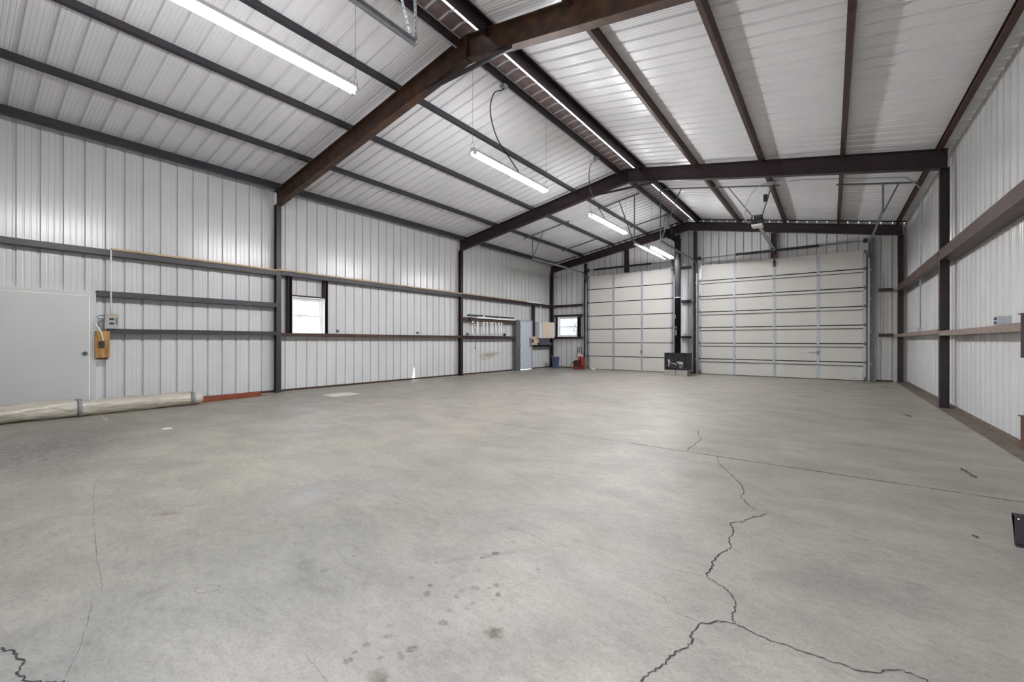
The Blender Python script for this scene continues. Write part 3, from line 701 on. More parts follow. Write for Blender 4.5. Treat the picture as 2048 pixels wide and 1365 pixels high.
P += [(1.45,12.62,4.655),(1.56,12.86,4.60),(1.645,13.22,4.52),(1.685,13.58,4.40),(1.70,13.80,4.22),(1.705,13.92,4.0),(1.705,13.94,3.6),(1.705,13.95,1.56)]
tag(MB().tube(P, .014, 8).build('conduit', M['galv']), 'galvanised conduit running under the roof and down the right wall', 'conduit')
jbox((1.69,13.95,1.505),(.08,.10,.10),'small grey outlet box on the right wall under the conduit, farther along', 'galv', 0, (-1,0,0))
jbox((1.64,7.58,1.475),(.11,.16,.11),'double grey outlet box on the right wall girt, nearest the viewer', 'galv', 2, (-1,0,0))
tag(MB().tube([(1.66,7.40,1.43),(1.655,7.0,1.426),(1.65,6.5,1.43),(1.66,5.8,1.426)], .006, 6).build('cable', M['galvdark']), 'thin cable lying on the right wall girt beside the outlet box', 'cable')
tag(MB().tube([(1.28,17.2,1.50),(1.28,17.2,3.3)], .012, 8).build('conduit', M['galv']), 'thin vertical conduit on the far wall right of the wide door', 'conduit')
jbox((-4.50,17.17,4.15),(.10,.06,.09),'small pale box high on the far wall beside the stove pipe', 'plastic_w', 0)
jbox((-4.505,17.17,1.475),(.09,.06,.09),'small blank outlet box on the girt between the two overhead doors', 'galv', 0)
jbox((-4.345,17.17,1.505),(.085,.06,.15),'white double outlet on the girt between the two overhead doors', 'plastic_w', 2)
zc = rtop(-4.63)-.022
tag(MB().tube([(-4.655,Y0+.1,zc),(-4.655,YB-.15,zc)], .013, 8).build('conduit', M['galv']), 'long conduit under the ridge purlin above the hanging lights', 'conduit')
for y, lab, lab2 in ((6.0,'junction box under the ridge above the second fluorescent light','black cord curving down to the second fluorescent light'),
                     (9.72,'junction box under the ridge above the third fluorescent light','grey cord curving down to the third fluorescent light')):
    jbox((-4.655,y,zc-.03),(.10,.11,.055), lab, 'galv', 0)
    q = [(-4.655,y,zc-.057),(-4.66,y-.06,zc-.12),(-4.67,y-.26,5.5),(-4.67,y-.36,5.15),(-4.65,y-.20,4.75),(-4.61,y+.15,4.47),(-4.59,y+.33,4.345),(-4.58,y+.36,4.302)]
    S = []
    for i in range(len(q)-1):
        p0, p1, p2, p3 = [Vector(q[max(0,min(len(q)-1,i+k))]) for k in (-1,0,1,2)]
        for s in range(5):
            u = s/5
            S.append(.5*((2*p1)+(p2-p0)*u+(2*p0-5*p1+4*p2-p3)*u*u+(3*p1-p0-3*p2+p3)*u**3))
    S.append(Vector(q[-1]))
    tag(MB().tube(S, .010, 6).build('lamp_cord', M['rubber'] if y < 7 else M['galvdark']), lab2, 'cord', 'cords of the hanging lights')

# ------------------------------------------------------------------ hanging fluorescent lights
LX, LZ, HL = -4.58, 4.245, 1.11
def lamp():
    t = thing('strip_light', (LX, 6.19, LZ), '', 'fluorescent light', 'hanging fluorescent strip lights')
    y0, y1 = 6.19-HL, 6.19+HL
    b = MB(); b.extr([(-.062,-.010),(-.024,-.006),(.024,-.006),(.062,-.010),(.062,-.006),(.034,.012),(.030,.055),(-.030,.055),(-.034,.012),(-.062,-.006)], (LX,y0,LZ), (1,0,0), (0,0,1), (0,2*HL,0)); b.build('housing', M['lampwhite'], t)
    for x in (-.046,.046):
        b = MB(); b.lathe([(.012,-HL+.045),(.0175,-HL+.055),(.0175,HL-.055),(.012,HL-.045)], (LX+x,6.19,LZ-.028), 'y', 12); b.build('tube', M['tube'], t)
        for s in (-1,1):
            yy = 6.19+s*(HL-.022)
            MB().box((LX+x*.53,yy-.022,LZ-.052),(LX+x*1.4,yy+.022,LZ-.0105)).build('lampholder', M['plastic_w'], t)
    for s in (-1,1):
        yy = 6.19+s*(HL-.012); zt = rtop(-4.63)-.002
        b = MB()
        b.tube([(LX-.033,yy,LZ+.035),(LX-.033,yy,LZ+.09),(LX,yy,LZ+.16)], .0022, 5); b.tube([(LX+.033,yy,LZ+.035),(LX+.033,yy,LZ+.09),(LX,yy,LZ+.16)], .0022, 5)
        b.tube([(LX,yy,LZ+.155),(LX-.002,yy,zt-.06),(LX-.016,yy,zt)], .0026, 5)
        b.build('hanger_wire', M['galvdark'], t)
    return t
L0 = lamp()
L0['label'] = 'hanging fluorescent strip light, second nearest, under the ridge beyond the first roof frame'
copy_tree(L0, (LX,1.90,LZ), 'hanging fluorescent strip light, nearest and largest, at the top of the view')
copy_tree(L0, (LX,10.33,LZ), 'hanging fluorescent strip light, third, just beyond the middle roof frame')
copy_tree(L0, (LX,14.65,LZ), 'hanging fluorescent strip light, farthest and smallest, beside the stove pipe')

# ------------------------------------------------------------------ windows
def window(name, O, U, N, w, z0, z1, depth, stud):
    """double-hung vinyl window: U along the wall, N into the room, O = outer corner at floor level"""
    O, U, N = Vector(O), Vector(U), Vector(N); Zv = Vector((0,0,1))
    t = bpy.data.objects.new(name, None); COL.objects.link(t); t.location = O+U*w/2+Zv*z0; WORLD[t.name] = t.location.copy(); struct(t)
    def bar(b, a, c, n0, n1, h0, h1):
        b.extr([(a,h0),(c,h0),(c,h1),(a,h1)], O+N*n0, U, Zv, N*(n1-n0))
    b = MB(); f = .045
    bar(b,0,f,0,.07,z0,z1); bar(b,w-f,w,0,.07,z0,z1); bar(b,f,w-f,0,.07,z0,z0+f); bar(b,f,w-f,0,.07,z1-f,z1)
    b.build('window_frame', M['vinyl'], t)
    zm = (z0+z1)/2
    for k, (a, c, n) in enumerate(((z0+f,zm+.018,.042),(zm-.018,z1-f,.012))):
        b = MB(); r = .028
        bar(b,f,f+r,n,n+.026,a,c); bar(b,w-f-r,w-f,n,n+.026,a,c); bar(b,f+r,w-f-r,n,n+.026,a,a+r); bar(b,f+r,w-f-r,n,n+.026,c-r,c)
        s = b.build('sash', M['vinyl'], t)
        b = MB(); bar(b,f+r,w-f-r,n+.011,n+.015,a+r,c-r); b.build('pane', M['glass'], s)
    b = MB()   # white returns lining the opening
    bar(b,-.012,0,0,depth,z0-.012,z1+.012); bar(b,w,w+.012,0,depth,z0-.012,z1+.012); bar(b,0,w,0,depth,z0-.012,z0); bar(b,0,w,0,depth,z1,z1+.012)
    b.build('reveal', M['vinyl'], t)
    for a, c, h0, h1, m in stud:
        b = MB(); b.extr(chan(abs(c-a), depth, .006, .012), O+U*(a+c)/2+Zv*h0+N*0.0, N, U, Zv*(h1-h0)) if h1-h0 > abs(c-a)+.2 else b.extr(chan(h1-h0, depth, .006, .012), O+U*a+Zv*(h0+h1)/2, N, Zv, U*(c-a))
        b.build('framing', M[m], t)
    return t
window('window_1', (XL+.01,5.145,0), (0,1,0), (1,0,0), .81, 1.412, 2.285, .165, ((-.095,-.014,1.405,2.765,'purple'),(.824,.905,1.405,2.765,'purple'),(-.013,.823,2.299,2.335,'brown')))
window('window_2', (-10.13,YB-.01,0), (1,0,0), (0,-1,0), 1.0, 1.432, 2.32, .15, ((-.10,-.014,1.43,2.33,'purple'),(1.014,1.12,1.43,2.33,'purple')))

# ------------------------------------------------------------------ walk doors
def knob(b, p, n):
    P = Vector(p); Nn = Vector(n)
    b.tube([P, P+Nn*.006, P+Nn*.006, P+Nn*.03, P+Nn*.034, P+Nn*.045, P+Nn*.058, P+Nn*.064], [.032,.032,.013,.013,.022,.028,.024,.010], 14)
def walk_door(name, y0, y1, zt, x, latch_y, m, zb=.01):
    t = bpy.data.objects.new(name, None); COL.objects.link(t); t.location = (x,(y0+y1)/2,0); WORLD[t.name] = t.location.copy(); struct(t)
    MB().box((x-.045,y0+.006,zb),(x,y1-.006,zt)).build('door_leaf', M[m], t)
    b = MB()
    b.box((x-.17,y0-.075,.002),(x+.006,y0-.001,zt+.07)); b.box((x-.17,y1+.001,.002),(x+.006,y1+.078,zt+.07)); b.box((x-.17,y0-.001,zt+.005),(x+.006,y1+.001,zt+.07))
    b.build('door_frame', M['white'] if m == 'white' else M['galv'], t)
    b = MB(); knob(b, (x,latch_y,.997), (1,0,0)); b.build('door_knob', M['galvdark'], t)
    return t
d1 = walk_door('door_1', .40, 1.603, 2.005, -10.425, 1.545, 'white')
MB().box((-10.4249,1.38,1.955),(-10.42,1.56,1.985)).build('closer_plate', M['white'], d1)
d2 = walk_door('door_2', 14.61, 15.45, 2.045, -10.44, 15.37, 'whiteblue', .03)
for z in (.25,1.0,1.8): MB().cyl((-10.434,14.612,z-.05),(-10.434,14.612,z+.05),.008,8).build('hinge', M['galvdark'], d2)
tag(MB().extr(chan(.30,.13,.006,.03), (-10.385,14.385,.002), (-1,0,0), (0,1,0), (0,0,2.06)).build('steel_post', M['galvdark']), 'wide grey steel jamb on the near side of the far white door', 'post')
tag(MB().extr(chan(.10,.13,.006,.02), (-10.385,15.585,1.0515), (-1,0,0), (0,1,0), (0,0,1.72)).build('steel_post', M['purple']), 'dark steel jamb between the far white door and the wall cabinet', 'post')

# ------------------------------------------------------------------ things on the left wall
t = thing('breaker_panel', (-10.36,1.88,1.433), 'small grey breaker panel with two dark windows beside the near white door', 'breaker panel')
MB().box((-10.435,1.785,1.433),(-10.345,1.972,1.70)).build('box', M['panelgrey'], t)
MB().box((-10.3449,1.80,1.455),(-10.337,1.955,1.69)).build('cover', M['panelgrey'], t)
MB().box((-10.3369,1.815,1.645),(-10.335,1.94,1.683)).build('rating_label', M['copper'], t)
for z in (1.505,1.585): MB().box((-10.3369,1.84,z),(-10.331,1.905,z+.038)).build('breaker', M['black'], t)
MB().box((-10.3369,1.925,1.50),(-10.334,1.95,1.63)).build('latch', M['galvdark'], t)
MB().tube([(-10.40,1.785,1.66),(-10.405,1.73,1.665),(-10.41,1.69,1.64),(-10.405,1.72,1.60),(-10.40,1.785,1.61)], .008, 6).tube([(-10.41,1.77,1.58),(-10.415,1.72,1.545),(-10.42,1.71,1.44)], .008, 6).build('flex_cable', M['galvdark'], t)
tag(MB().tube([(-10.365,1.866,1.7005),(-10.365,1.866,2.845)], .013, 10).build('conduit', M['plastic_w']), 'white vertical conduit rising from the breaker panel', 'conduit')
t = thing('plywood_board', (-10.375,1.757,.88), 'golden plywood board with a black outlet beside the near white door', 'board')
MB().box((-10.386,1.664,.915),(-10.36,1.852,1.388)).build('sheet', M['ply'], t)
MB().box((-10.43,1.69,.88),(-10.3865,1.835,1.0)).build('backing_block', M['brown'], t)
t = thing('wall_outlet', (-10.34,1.743,1.10), 'black heavy-duty outlet on the golden plywood board', 'outlet')
b = MB(); b.box((-10.3595,1.708,1.10),(-10.315,1.778,1.208)); b.box((-10.3149,1.715,1.11),(-10.309,1.771,1.198)); b.build('housing', M['black'], t)
MB().tube([(-10.335,1.757,1.2085),(-10.335,1.752,1.27),(-10.338,1.735,1.35),(-10.345,1.705,1.43),(-10.36,1.675,1.495),(-10.40,1.668,1.54)], .011, 8).build('cable', M['plastic_w'], t)
for y, lab in ((6.30,'small outlet box on the brown girt just right of the window'),(9.02,'small outlet box on the brown girt, middle of the left wall')):
    jbox((-10.41,y,1.4375+.035),(.05,.06,.07), lab, 'galvdark', 0, (1,0,0), 'small boxes on the lower left girts')
jbox((-10.42,11.34,1.4145+.05),(.06,.09,.09), 'small grey outlet box left of the hanging slats', 'galvdark', 0, (1,0,0), 'small boxes on the lower left girts')
jbox((-10.42,13.50,1.4145+.05),(.06,.10,.10), 'small dark outlet box right of the hanging slats', 'black', 0, (1,0,0), 'small boxes on the lower left girts')

# spare light fixture, black bars and thin white upright slats along the far girt
tag(MB().extr([(-.05,0),(.05,0),(.045,.06),(-.045,.06)], (-10.36,11.77,2.0505), (1,0,0), (0,0,1), (0,2.28,0)).build('light_fixture', M['lampwhite']), 'unlit white strip light fixture lying on the left wall girt', 'light fixture')
for y0, y1, z, lab in ((11.30,12.08,2.1125,'black metal bar resting on the spare light fixture, nearest'),(12.28,13.10,2.1125,'black metal bar resting on the spare light fixture, middle one'),(13.22,14.02,2.1125,'black metal bar resting on the spare light fixture, farthest')):
    tag(MB().extr([(-.04,0),(.04,0),(.04,.03),(.030,.062),(-.030,.062),(-.04,.03)], (-10.37,y0,z), (1,0,0), (0,0,1), (0,y1-y0,0)).build('metal_bar', M['black']), lab, 'bar', 'black bars on the spare fixture')
tag(MB().cbox((-10.36,11.56,2.02),(.05,.35,.08)).build('metal_bar', M['black']), 'short black block hanging on the girt below the black bars', 'bar', 'black bars on the spare fixture')
tag(MB().box((-10.385,11.52,1.885),(-10.36,13.35,1.908)).box((-10.385,11.6,1.908),(-10.375,11.62,1.95)).box((-10.385,13.2,1.908),(-10.375,13.22,1.95)).build('white_rail', M['white']), 'thin white rail under the girt behind the row of slats', 'rail')
TY = (11.54,11.81,12.16,12.34,12.57,12.68,12.86,13.06,13.21)
slat = None
for i, y in enumerate(TY):
    if slat is None:
        slat = MB().box((-10.3595,y-.026,1.50),(-10.352,y+.026,1.945)).build('white_slat', M['plastic_w']); o = slat
    else:
        o = slat.copy(); COL.objects.link(o); o.location.y = y; 
    tag(o, 'thin white tie hanging in the row under the far left girt', 'slat', 'white slats on the rail')
tag(MB().tube([(-10.37,11.48,1.97),(-10.335,11.55,1.78),(-10.335,11.61,1.63),(-10.34,11.70,1.45),(-10.35,11.72,1.30),(-10.35,11.68,1.10),(-10.35,11.67,.99)], .006, 6).cyl((-10.35,11.67,.99),(-10.35,11.67,.93),.016,8).build('extension_cord', M['rubber']), 'black cord with a plug dangling left of the hanging slats', 'cord')
tag(MB().tube([(-10.37,13.37,1.97),(-10.35,13.42,1.78),(-10.36,13.47,1.65),(-10.40,13.50,1.52)], .006, 6).build('extension_cord', M['rubber']), 'short black cord running to the box right of the hanging slats', 'cord')

# old rust stain on the sheet below the slats
b = MB(); n = 18; yc, zc_ = 12.75, .66
b.v.append((XL+.004,yc,zc_)); b.fade[0] = .9
for s, f in ((.45,.7),(1.15,0)):
    for k in range(n):
        a = 2*math.pi*k/n; w = 1+.18*math.sin(3*a+1)+.1*math.sin(5*a)
        b.fade[len(b.v)] = f; b.v.append((XL+.004, yc+.62*s*w*math.cos(a), zc_+.16*s*w*math.sin(a)+.05*s*math.cos(a)))
for k in range(n):
    l = (k+1) % n
    b.idx([(0,1+k,1+l),(1+k,1+n+k,1+n+l),(1+k,1+n+l,1+l)], 0)
b.build('rust_stain', stain('yellow_rust_stain', (.40,.27,.09), .75, 9), bpy.data.objects['wall_left'], recalc=False)

# far left corner
t = thing('wall_cabinet', (-10.3,16.32,1.35), 'pale peach wall cabinet in the far left corner beside the white door', 'cabinet')
b = MB(); R = .10; pr = []
for cx, cz, a0 in ((16.93-R,1.35+R,-90),(16.93-R,2.07-R,0),(15.66+.03,2.07-.03,90),(15.66+.03,1.35+.03,180)):
    r = R if cx > 16.5 else .03
    for k in range(6):
        a = math.radians(a0+18*k); pr.append((cx+r*math.cos(a), cz+r*math.sin(a)))
b.extr(pr, (-10.41,0,0), (0,1,0), (0,0,1), (.24,0,0)); b.build('body', M['whiteblue'], t)
b = MB(); b.extr([(15.9+(p[0]-15.66)*.80, p[1]*.985+.026) for p in pr], (-10.1695,0,0), (0,1,0), (0,0,1), (.014,0,0)); b.build('door', M['cab'], t)
t = thing('wall_board', (-10.31,15.56,1.051), 'stained board standing on the corner shelf girt under the cabinet', 'board')
MB().box((-10.34,15.28,1.051),(-10.315,15.84,1.42)).build('sheet', M['peg'], t)
MB().box((-10.3149,15.29,1.16),(-10.27,15.37,1.30)).build('clamp', M['black'], t)
MB().box((-10.3149,15.74,1.06),(-10.27,15.86,1.15)).build('clamp', M['black'], t)
tag(MB().extr([(0,0),(.16,0),(.20,.07),(.19,.07),(.155,.012),(.005,.012),(-.03,.07),(-.04,.07)], (-10.42,15.95,1.051), (1,0,0), (0,0,1), (0,1.0,0)).build('tray', M['tray']), 'blue tray on the corner shelf girt below the wall cabinet', 'tray')
tag(MB().tube([(-10.36,16.05,2.084),(-10.36,16.05,2.80)], .014, 8).build('conduit', M['plastic_w']), 'white conduit rising from the corner wall cabinet', 'conduit')
tag(MB().box((-10.40,14.96,2.8805),(-10.355,16.1,2.93)).build('wood_batten', M['plastic_w']), 'short white batten on the upper girt near the far left corner', 'batten')
t = thing('waste_bin', (-9.99,16.72,.001), 'blue plastic waste bin in the far left corner', 'bin')
b = MB(); b.lathe([(.125,.001),(.135,.001),(.172,.50),(.186,.50),(.186,.515),(.162,.515),(.150,.30),(.12,.02),(.02,.02)], (-9.99,16.72,0), 'z', 24); b.build('body', M['bluep'], t)
b = MB(); b.lathe([(.165,.495),(.190,.495),(.192,.512),(.188,.52),(.164,.52)], (-9.99,16.72,0), 'z', 24); b.build('rim', M['bluep'], t)
# red portable torch kit
t = thing('torch_kit', (-8.80,16.72,.001), 'red torch kit with two bottles and black hoses by the narrower door', 'torch kit')
b = MB(); b.extr([(-.25,.001),(.25,.001),(.25,.10),(.24,.36),(.03,.36),(.0,.30),(-.22,.27),(-.25,.20)], (-8.80,16.63,0), (1,0,0), (0,0,1), (0,.22,0)); b.build('carrier', M['orange'], t)
for x, h in ((-8.725,.47),(-8.605,.46)):
    b = MB(); b.lathe([(.052,.12),(.055,.13),(.055,h-.06),(.042,h-.02),(.024,h)], (x,16.585,0), 'z', 16); s = b.build('bottle', M['bulkred'], t)
    b = MB(); b.lathe([(.030,h-.045),(.048,h-.045),(.046,h-.012),(.027,h+.001)], (x,16.585,0), 'z', 16); b.build('collar', M['plastic_w'], s)
    b = MB(); b.lathe([(.012,h+.001),(.018,h+.015),(.016,h+.05),(.008,h+.06)], (x,16.585,0), 'z', 12); b.build('valve', M['copper'], s)
MB().tube([(-8.725,16.585,.53),(-8.77,16.57,.60),(-8.82,16.57,.66),(-8.80,16.58,.73),(-8.76,16.58,.70),(-8.81,16.56,.50),(-8.83,16.56,.40)], .011, 7).build('hose', M['rubber'], t)
MB().tube([(-8.605,16.585,.52),(-8.60,16.56,.60),(-8.615,16.56,.68),(-8.66,16.57,.74),(-8.70,16.58,.69),(-8.69,16.57,.55)], .011, 7).build('hose', M['rubber'], t)
MB().tube([(-8.98,16.62,.25),(-9.08,16.60,.22),(-9.14,16.58,.12),(-9.15,16.56,.02)], .011, 7).build('hose', M['rubber'], t)
MB().box((-8.97,16.60,.13),(-8.86,16.6295,.29)).build('pouch', M['black'], t)
MB().box((-8.74,16.50,.10),(-8.66,16.53,.30)).build('pouch', M['black'], t)

t.scale = (1,1,1.33)

# ------------------------------------------------------------------ wood stove on blocks, with its pipe
for x0, x1, lab in ((-4.80,-4.41,'left concrete block under the wood stove'),(-4.395,-4.0,'right concrete block under the wood stove')):
    b = MB(); b.box((x0,15.58,.001),(x1,15.98,.205)); tag(b.build('concrete_block', M['cinder']), lab, 'block', 'blocks under the stove')
t = thing('wood_stove', (-4.385,15.78,.206), 'black worn wood stove standing on two concrete blocks', 'stove')
b = MB(); b.box((-4.79,15.60,.206),(-3.98,16.10,.79)); b.build('firebox', M['stove'], t)
MB().box((-4.81,15.57,.791),(-3.96,16.12,.805)).build('top_plate', M['stove'], t)
b = MB(); b.box((-4.70,15.575,.27),(-4.08,15.5995,.66)); b.build('stove_door', M['stove'], t)
for x in (-4.60,-4.33): MB().lathe([(.012,-.02),(.016,-.006),(.016,0)], (x,15.5995,.715), 'y', 10).build('draft_knob', M['galvdark'], t)
MB().tube([(-4.40,15.57,.36),(-4.40,15.53,.36),(-4.40,15.52,.32),(-4.47,15.52,.285)], .011, 8).build('door_handle', M['galvdark'], t)
for P, nm in (([(-4.65,.33),(-4.61,.32),(-4.60,.42),(-4.57,.48),(-4.59,.53),(-4.62,.58),(-4.655,.58),(-4.66,.53),(-4.64,.45)],0),
          ([(-4.55,.44),(-4.48,.455),(-4.40,.43),(-4.34,.42),(-4.36,.40),(-4.44,.41),(-4.52,.43),(-4.55,.42)],0),
          ([(-4.36,.50),(-4.27,.51),(-4.18,.505),(-4.14,.47),(-4.14,.40),(-4.17,.42),(-4.20,.40),(-4.24,.42),(-4.27,.40),(-4.29,.45),(-4.34,.46)],0),
          ([(-4.28,.27),(-4.16,.27),(-4.15,.38),(-4.26,.385)],0)):
    b = MB(); b.extr(P, (0,15.5735,0), (1,0,0), (0,0,1), (0,.0013,0)); b.build('flaking_paint', M['ash'] if len(P) > 4 else M['galvdark'], t)
t = thing('stove_pipe', (-4.415,15.90,.806), 'tall black stove pipe rising from the wood stove and jogging left', 'stove pipe')
b = MB(); b.lathe([(.104,.806),(.104,2.78),(.108,2.785),(.108,2.80),(.102,2.805),(.102,4.90),(.085,4.915)], (-4.415,15.90,0), 'z', 24); b.build('lower_pipe', M['pipe'], t)
MB().lathe([(.109,2.775),(.1105,2.78),(.1105,2.80),(.109,2.81)], (-4.415,15.90,0), 'z', 24).build('joint_band', M['galv'], t)
MB().tube([(-4.415,15.90,4.78),(-4.46,15.90,4.90),(-4.60,15.90,5.0),(-4.72,15.90,5.06),(-4.80,15.90,5.16),(-4.81,15.90,5.30)], [.095,.10,.10,.10,.10,.095], 18).build('elbow', M['pipe'], t)
b = MB(); b.lathe([(.085,5.28),(.092,5.285),(.092,roof(-4.81)+.5)], (-4.81,15.90,0), 'z', 20); b.build('upper_pipe', M['galv'], t)
def patch(z0, z1, w, k):
    b = MB(); n = 10
    for i in range(n):
        a, c = z0+(z1-z0)*i/n, z0+(z1-z0)*(i+1)/n
        def W(u): return w*math.sin(math.pi*u)*(.7+.3*math.sin(9*u+k))
        A0, A1 = W(i/n), W((i+1)/n)
        q = lambda s, z: (-4.415+.1055*math.sin(s), 15.90-.1055*math.cos(s), z)
        b.face([q(k*.2-.5-A0,a), q(k*.2-.5+A0,a), q(k*.2-.5+A1,c), q(k*.2-.5-A1,c)])
    return b
patch(2.02,2.18,.20,0).build('flaking_paint', M['ash'], bpy.data.objects['stove_pipe'])
patch(1.42,1.78,.45,1).build('scorch_mark', M['copper'], bpy.data.objects['stove_pipe'])

# ------------------------------------------------------------------ on the floor
t = thing('carpet_roll', (-9.68,1.2,.001), 'long plastic-wrapped carpet roll lying on the floor along the left wall', 'carpet roll')
b = MB(); n = 160; P = []; Rr = []
ya, yb = -.9, 3.06
for i in range(n+1):
    u = i/n; y = ya+(yb-ya)*u
    r = .150-.030*u + .006*math.sin(u*23)*math.sin(u*7+1)
    if i > n-2: r *= .86 if i == n-1 else .6
    P.append((-9.64-.075*u+.012*math.sin(u*5), y, .004+max(r, .12)*1.0)); Rr.append(r)
b.tube(P, Rr, 28)
for k in range(len(b.v)):
    x, y, z = b.v[k]; ph = math.atan2(z-.14, x+9.67)
    w = 1+.04*math.sin(ph*3+y*3.4)+.025*math.sin(ph*7-y*9)+.02*math.sin(ph*5+y*21)
    cx = -9.64-.075*(y-ya)/(yb-ya); b.v[k] = (cx+(x-cx)*w, y, max(.002, .14+(z-.14)*w))
b.build('wrapped_roll', M['wrap'], t)
for yc, r in ((1.36,.142),(2.88,.128)):
    b = MB(); cx = -9.64-.075*(yc-ya)/(yb-ya)
    b.tube([(cx,yc-.028,.004+r-.008),(cx,yc+.028,.004+r-.008)], r+.004, 28)
    b.v = [(x,y,max(.0021,z)) for x,y,z in b.v]
    b.build('tape_band', M['tape'], t)
d = Vector((-10.06+9.86, 4.38-2.6, 0)); L = d.length; d.normalize(); sgn = Vector((d.y,-d.x,0))
t = thing('red_steel_channel', (-9.97,3.5,.001), 'red oxide steel channel lying on the floor beyond the carpet roll', 'steel channel')
b = MB(); o = Vector((-9.90,2.6,.001))
b.extr([(0,0),(-.065,0),(-.065,.006),(-.006,.008),(-.006,.092),(-.06,.094),(-.06,.10),(0,.10)], o, sgn, (0,0,1), d*(L-.10)); b.build('channel', M['redox'], t)
b = MB(); b.extr([(.0005,0),(.06,0),(.06,.012),(.0005,.012)], o, sgn, (0,0,1), d*L); b.build('flat_bar', M['redox'], t)
tag(MB().lathe([(.06,.0008),(.06,.004),(.055,.005)], (-7.367,1.904,0), 'z', 20).build('white_disc', M['plastic_w']), 'small white disc lying on the floor near the carpet roll', 'disc')
def litter(P, w, lab):
    b = MB(); b.ribbon(P, w, .004, 0, 1)
    L_ = [tuple(v) for v in b.v]
    b2 = MB()
    for i, (p, q) in enumerate(zip(P, P[1:])):
        b2.tube([(p[0],p[1],.006),(q[0],q[1],.006)], [w*.28,w*.18], 5)
        m = ((p[0]+q[0])/2,(p[1]+q[1])/2)
        b2.extr([(-w,0),(0,-w*.5),(w*1.2,0),(0,w*.5)], (m[0],m[1],.004), (math.cos(i*1.7),math.sin(i*1.7),0), (-math.sin(i*1.7),math.cos(i*1.7),0), (0,0,.004))
    tag(b2.build('leaf_litter', M['twig']), lab, 'leaf litter', 'debris on the right side of the floor')
litter([(1.0,9.66),(1.03,9.55),(1.05,9.42)], .04, 'dark scrap of leaf litter on the floor in front of the right wall post')
litter([(1.005,5.87),(1.02,5.76),(1.035,5.66),(1.045,5.56)], .022, 'dry twig on the floor close to the right wall, halfway along')
litter([(.718,3.895),(.73,3.87),(.735,3.86)], .012, 'tiny dark leaf on the floor at the lower right')

# steel rack whose rail ends reach into view at the right edge
t = thing('steel_rack', (1.35,3.86,.001), 'rusty steel rack whose three rail ends show at the right edge', 'rack')
for x in (1.2,1.68): MB().box((x,3.79,.001),(x+.07,3.86,1.55)).build('upright', M['rust'], t)
for z0, z1, x0 in ((.03,.205,.866),(.60,.79,.889),(1.13,1.39,.889)):
    b = MB(); b.extr([(0,z0),(-.035,z0),(-.035,z0+.010),(-.008,z0+.012),(-.008,z1-.006),(.05,z1-.006),(.05,z1),(0,z1)] if z0 < .1 else [(0,z0),(-.006,z0),(-.006,z1),(.05,z1),(.05,z1-.006),(0,z1-.006)],
           (x0,3.78,0), (0,1,0), (0,0,1), (1.72-x0,0,0))
    r = b.build('rail', M['purple'] if z0 > 1 or z0 < .1 else M['rust'], t)
    if z0 < .1:
        for x, z in ((.880,.188),(.912,.178)): MB().cyl((x,3.7715,z),(x,3.766,z),.004,8).build('bolt', M['plastic_w'], r)

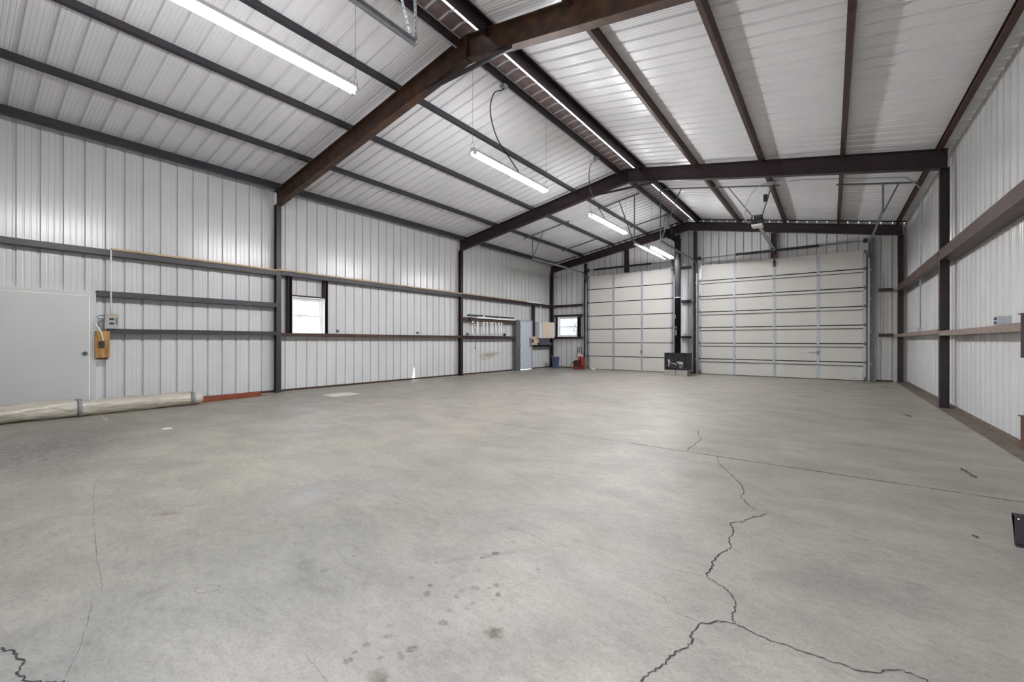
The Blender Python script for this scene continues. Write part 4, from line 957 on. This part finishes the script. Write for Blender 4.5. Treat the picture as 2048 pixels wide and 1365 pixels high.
# ------------------------------------------------------------------ outdoors
b = MB(); b.face([(-70,-60,-.12),(60,-60,-.12),(60,80,-.12),(-70,80,-.12)])
g = b.build('ground', M['ground'], recalc=False); struct(g)
def tree(x, y, h, r, seed, label):
    rnd = random.Random(seed)
    t = thing('tree', (x,y,-.12), label, 'tree', 'trees outside the windows')
    b = MB(); b.tube([(x,y,-.14),(x+.05,y,h*.3),(x-.03,y+.05,h*.62)], [.16,.12,.07], 8)
    for k in range(5):
        a = rnd.random()*6.28; b.tube([(x,y,h*(.3+.06*k)),(x+r*.5*math.cos(a),y+r*.5*math.sin(a),h*(.5+.07*k))], [.06,.02], 6)
    b.build('trunk', M['bark'], t)
    b = MB()
    for k in range(2600):
        while True:
            p = Vector((rnd.uniform(-1,1),rnd.uniform(-1,1),rnd.uniform(-1,1)))
            if .25 < p.length < 1: break
        c = Vector((x,y,h*.56)) + Vector((p.x*r, p.y*r, p.z*h*.46))
        u = Vector((rnd.gauss(0,1),rnd.gauss(0,1),rnd.gauss(0,1))).normalized(); v = u.orthogonal().normalized()
        s = rnd.uniform(.06,.13)
        b.face([c-u*s, c+v*s*.5, c+u*s, c-v*s*.5])
    b.build('foliage', M['leaf'], t, recalc=False)
tree(-17.5, 7.4, 4.6, 1.9, 1, 'leafy tree outside the left wall window')
tree(-13.0, 24.0, 4.6, 1.9, 2, 'leafy tree outside the far wall window')

# ------------------------------------------------------------------ sky, camera
w = bpy.data.worlds.new('World'); SC.world = w; w.use_nodes = True
nt = w.node_tree; bg = nt.nodes['Background']
sky = nt.nodes.new('ShaderNodeTexSky'); sky.sky_type = 'NISHITA'; sky.sun_disc = False
sky.sun_elevation = math.radians(58); sky.sun_rotation = math.radians(200); sky.air_density = 1.0; sky.dust_density = 2.5; sky.ozone_density = 1.0
nt.links.new(sky.outputs[0], bg.inputs[0]); bg.inputs[1].default_value = 0.9
s = bpy.data.lights.new('sun', 'SUN'); s.energy = 6; s.angle = .01; s.color = (1,.96,.9)
so = bpy.data.objects.new('sun', s); COL.objects.link(so); so.rotation_euler = Vector((-1.0,.02,1.16)).to_track_quat('Z','Y').to_euler()

cd = bpy.data.cameras.new('camera'); cam = bpy.data.objects.new('camera', cd); COL.objects.link(cam)
cd.sensor_width = 36; cd.lens = 856.5/2048*36; cd.clip_start = .02; cd.clip_end = 300
cam.matrix_world = Matrix.Translation((0,0,1.2225)) @ Matrix.Rotation(.6399,4,'Z') @ Matrix.Rotation(math.pi/2,4,'X') @ Matrix.Rotation(.0017,4,'Z')
SC.camera = cam
vs = SC.view_settings; vs.view_transform = 'Standard'; vs.look = 'None'; vs.exposure = 1.0; vs.gamma = 1; vs.use_curve_mapping = False
SC.cycles.use_denoising = True
SC.cycles.max_bounces = 10; SC.cycles.diffuse_bounces = 7; SC.cycles.glossy_bounces = 4; SC.cycles.transparent_max_bounces = 12
SC.cycles.sample_clamp_indirect = 8
SC.cycles.caustics_reflective = False; SC.cycles.caustics_refractive = False
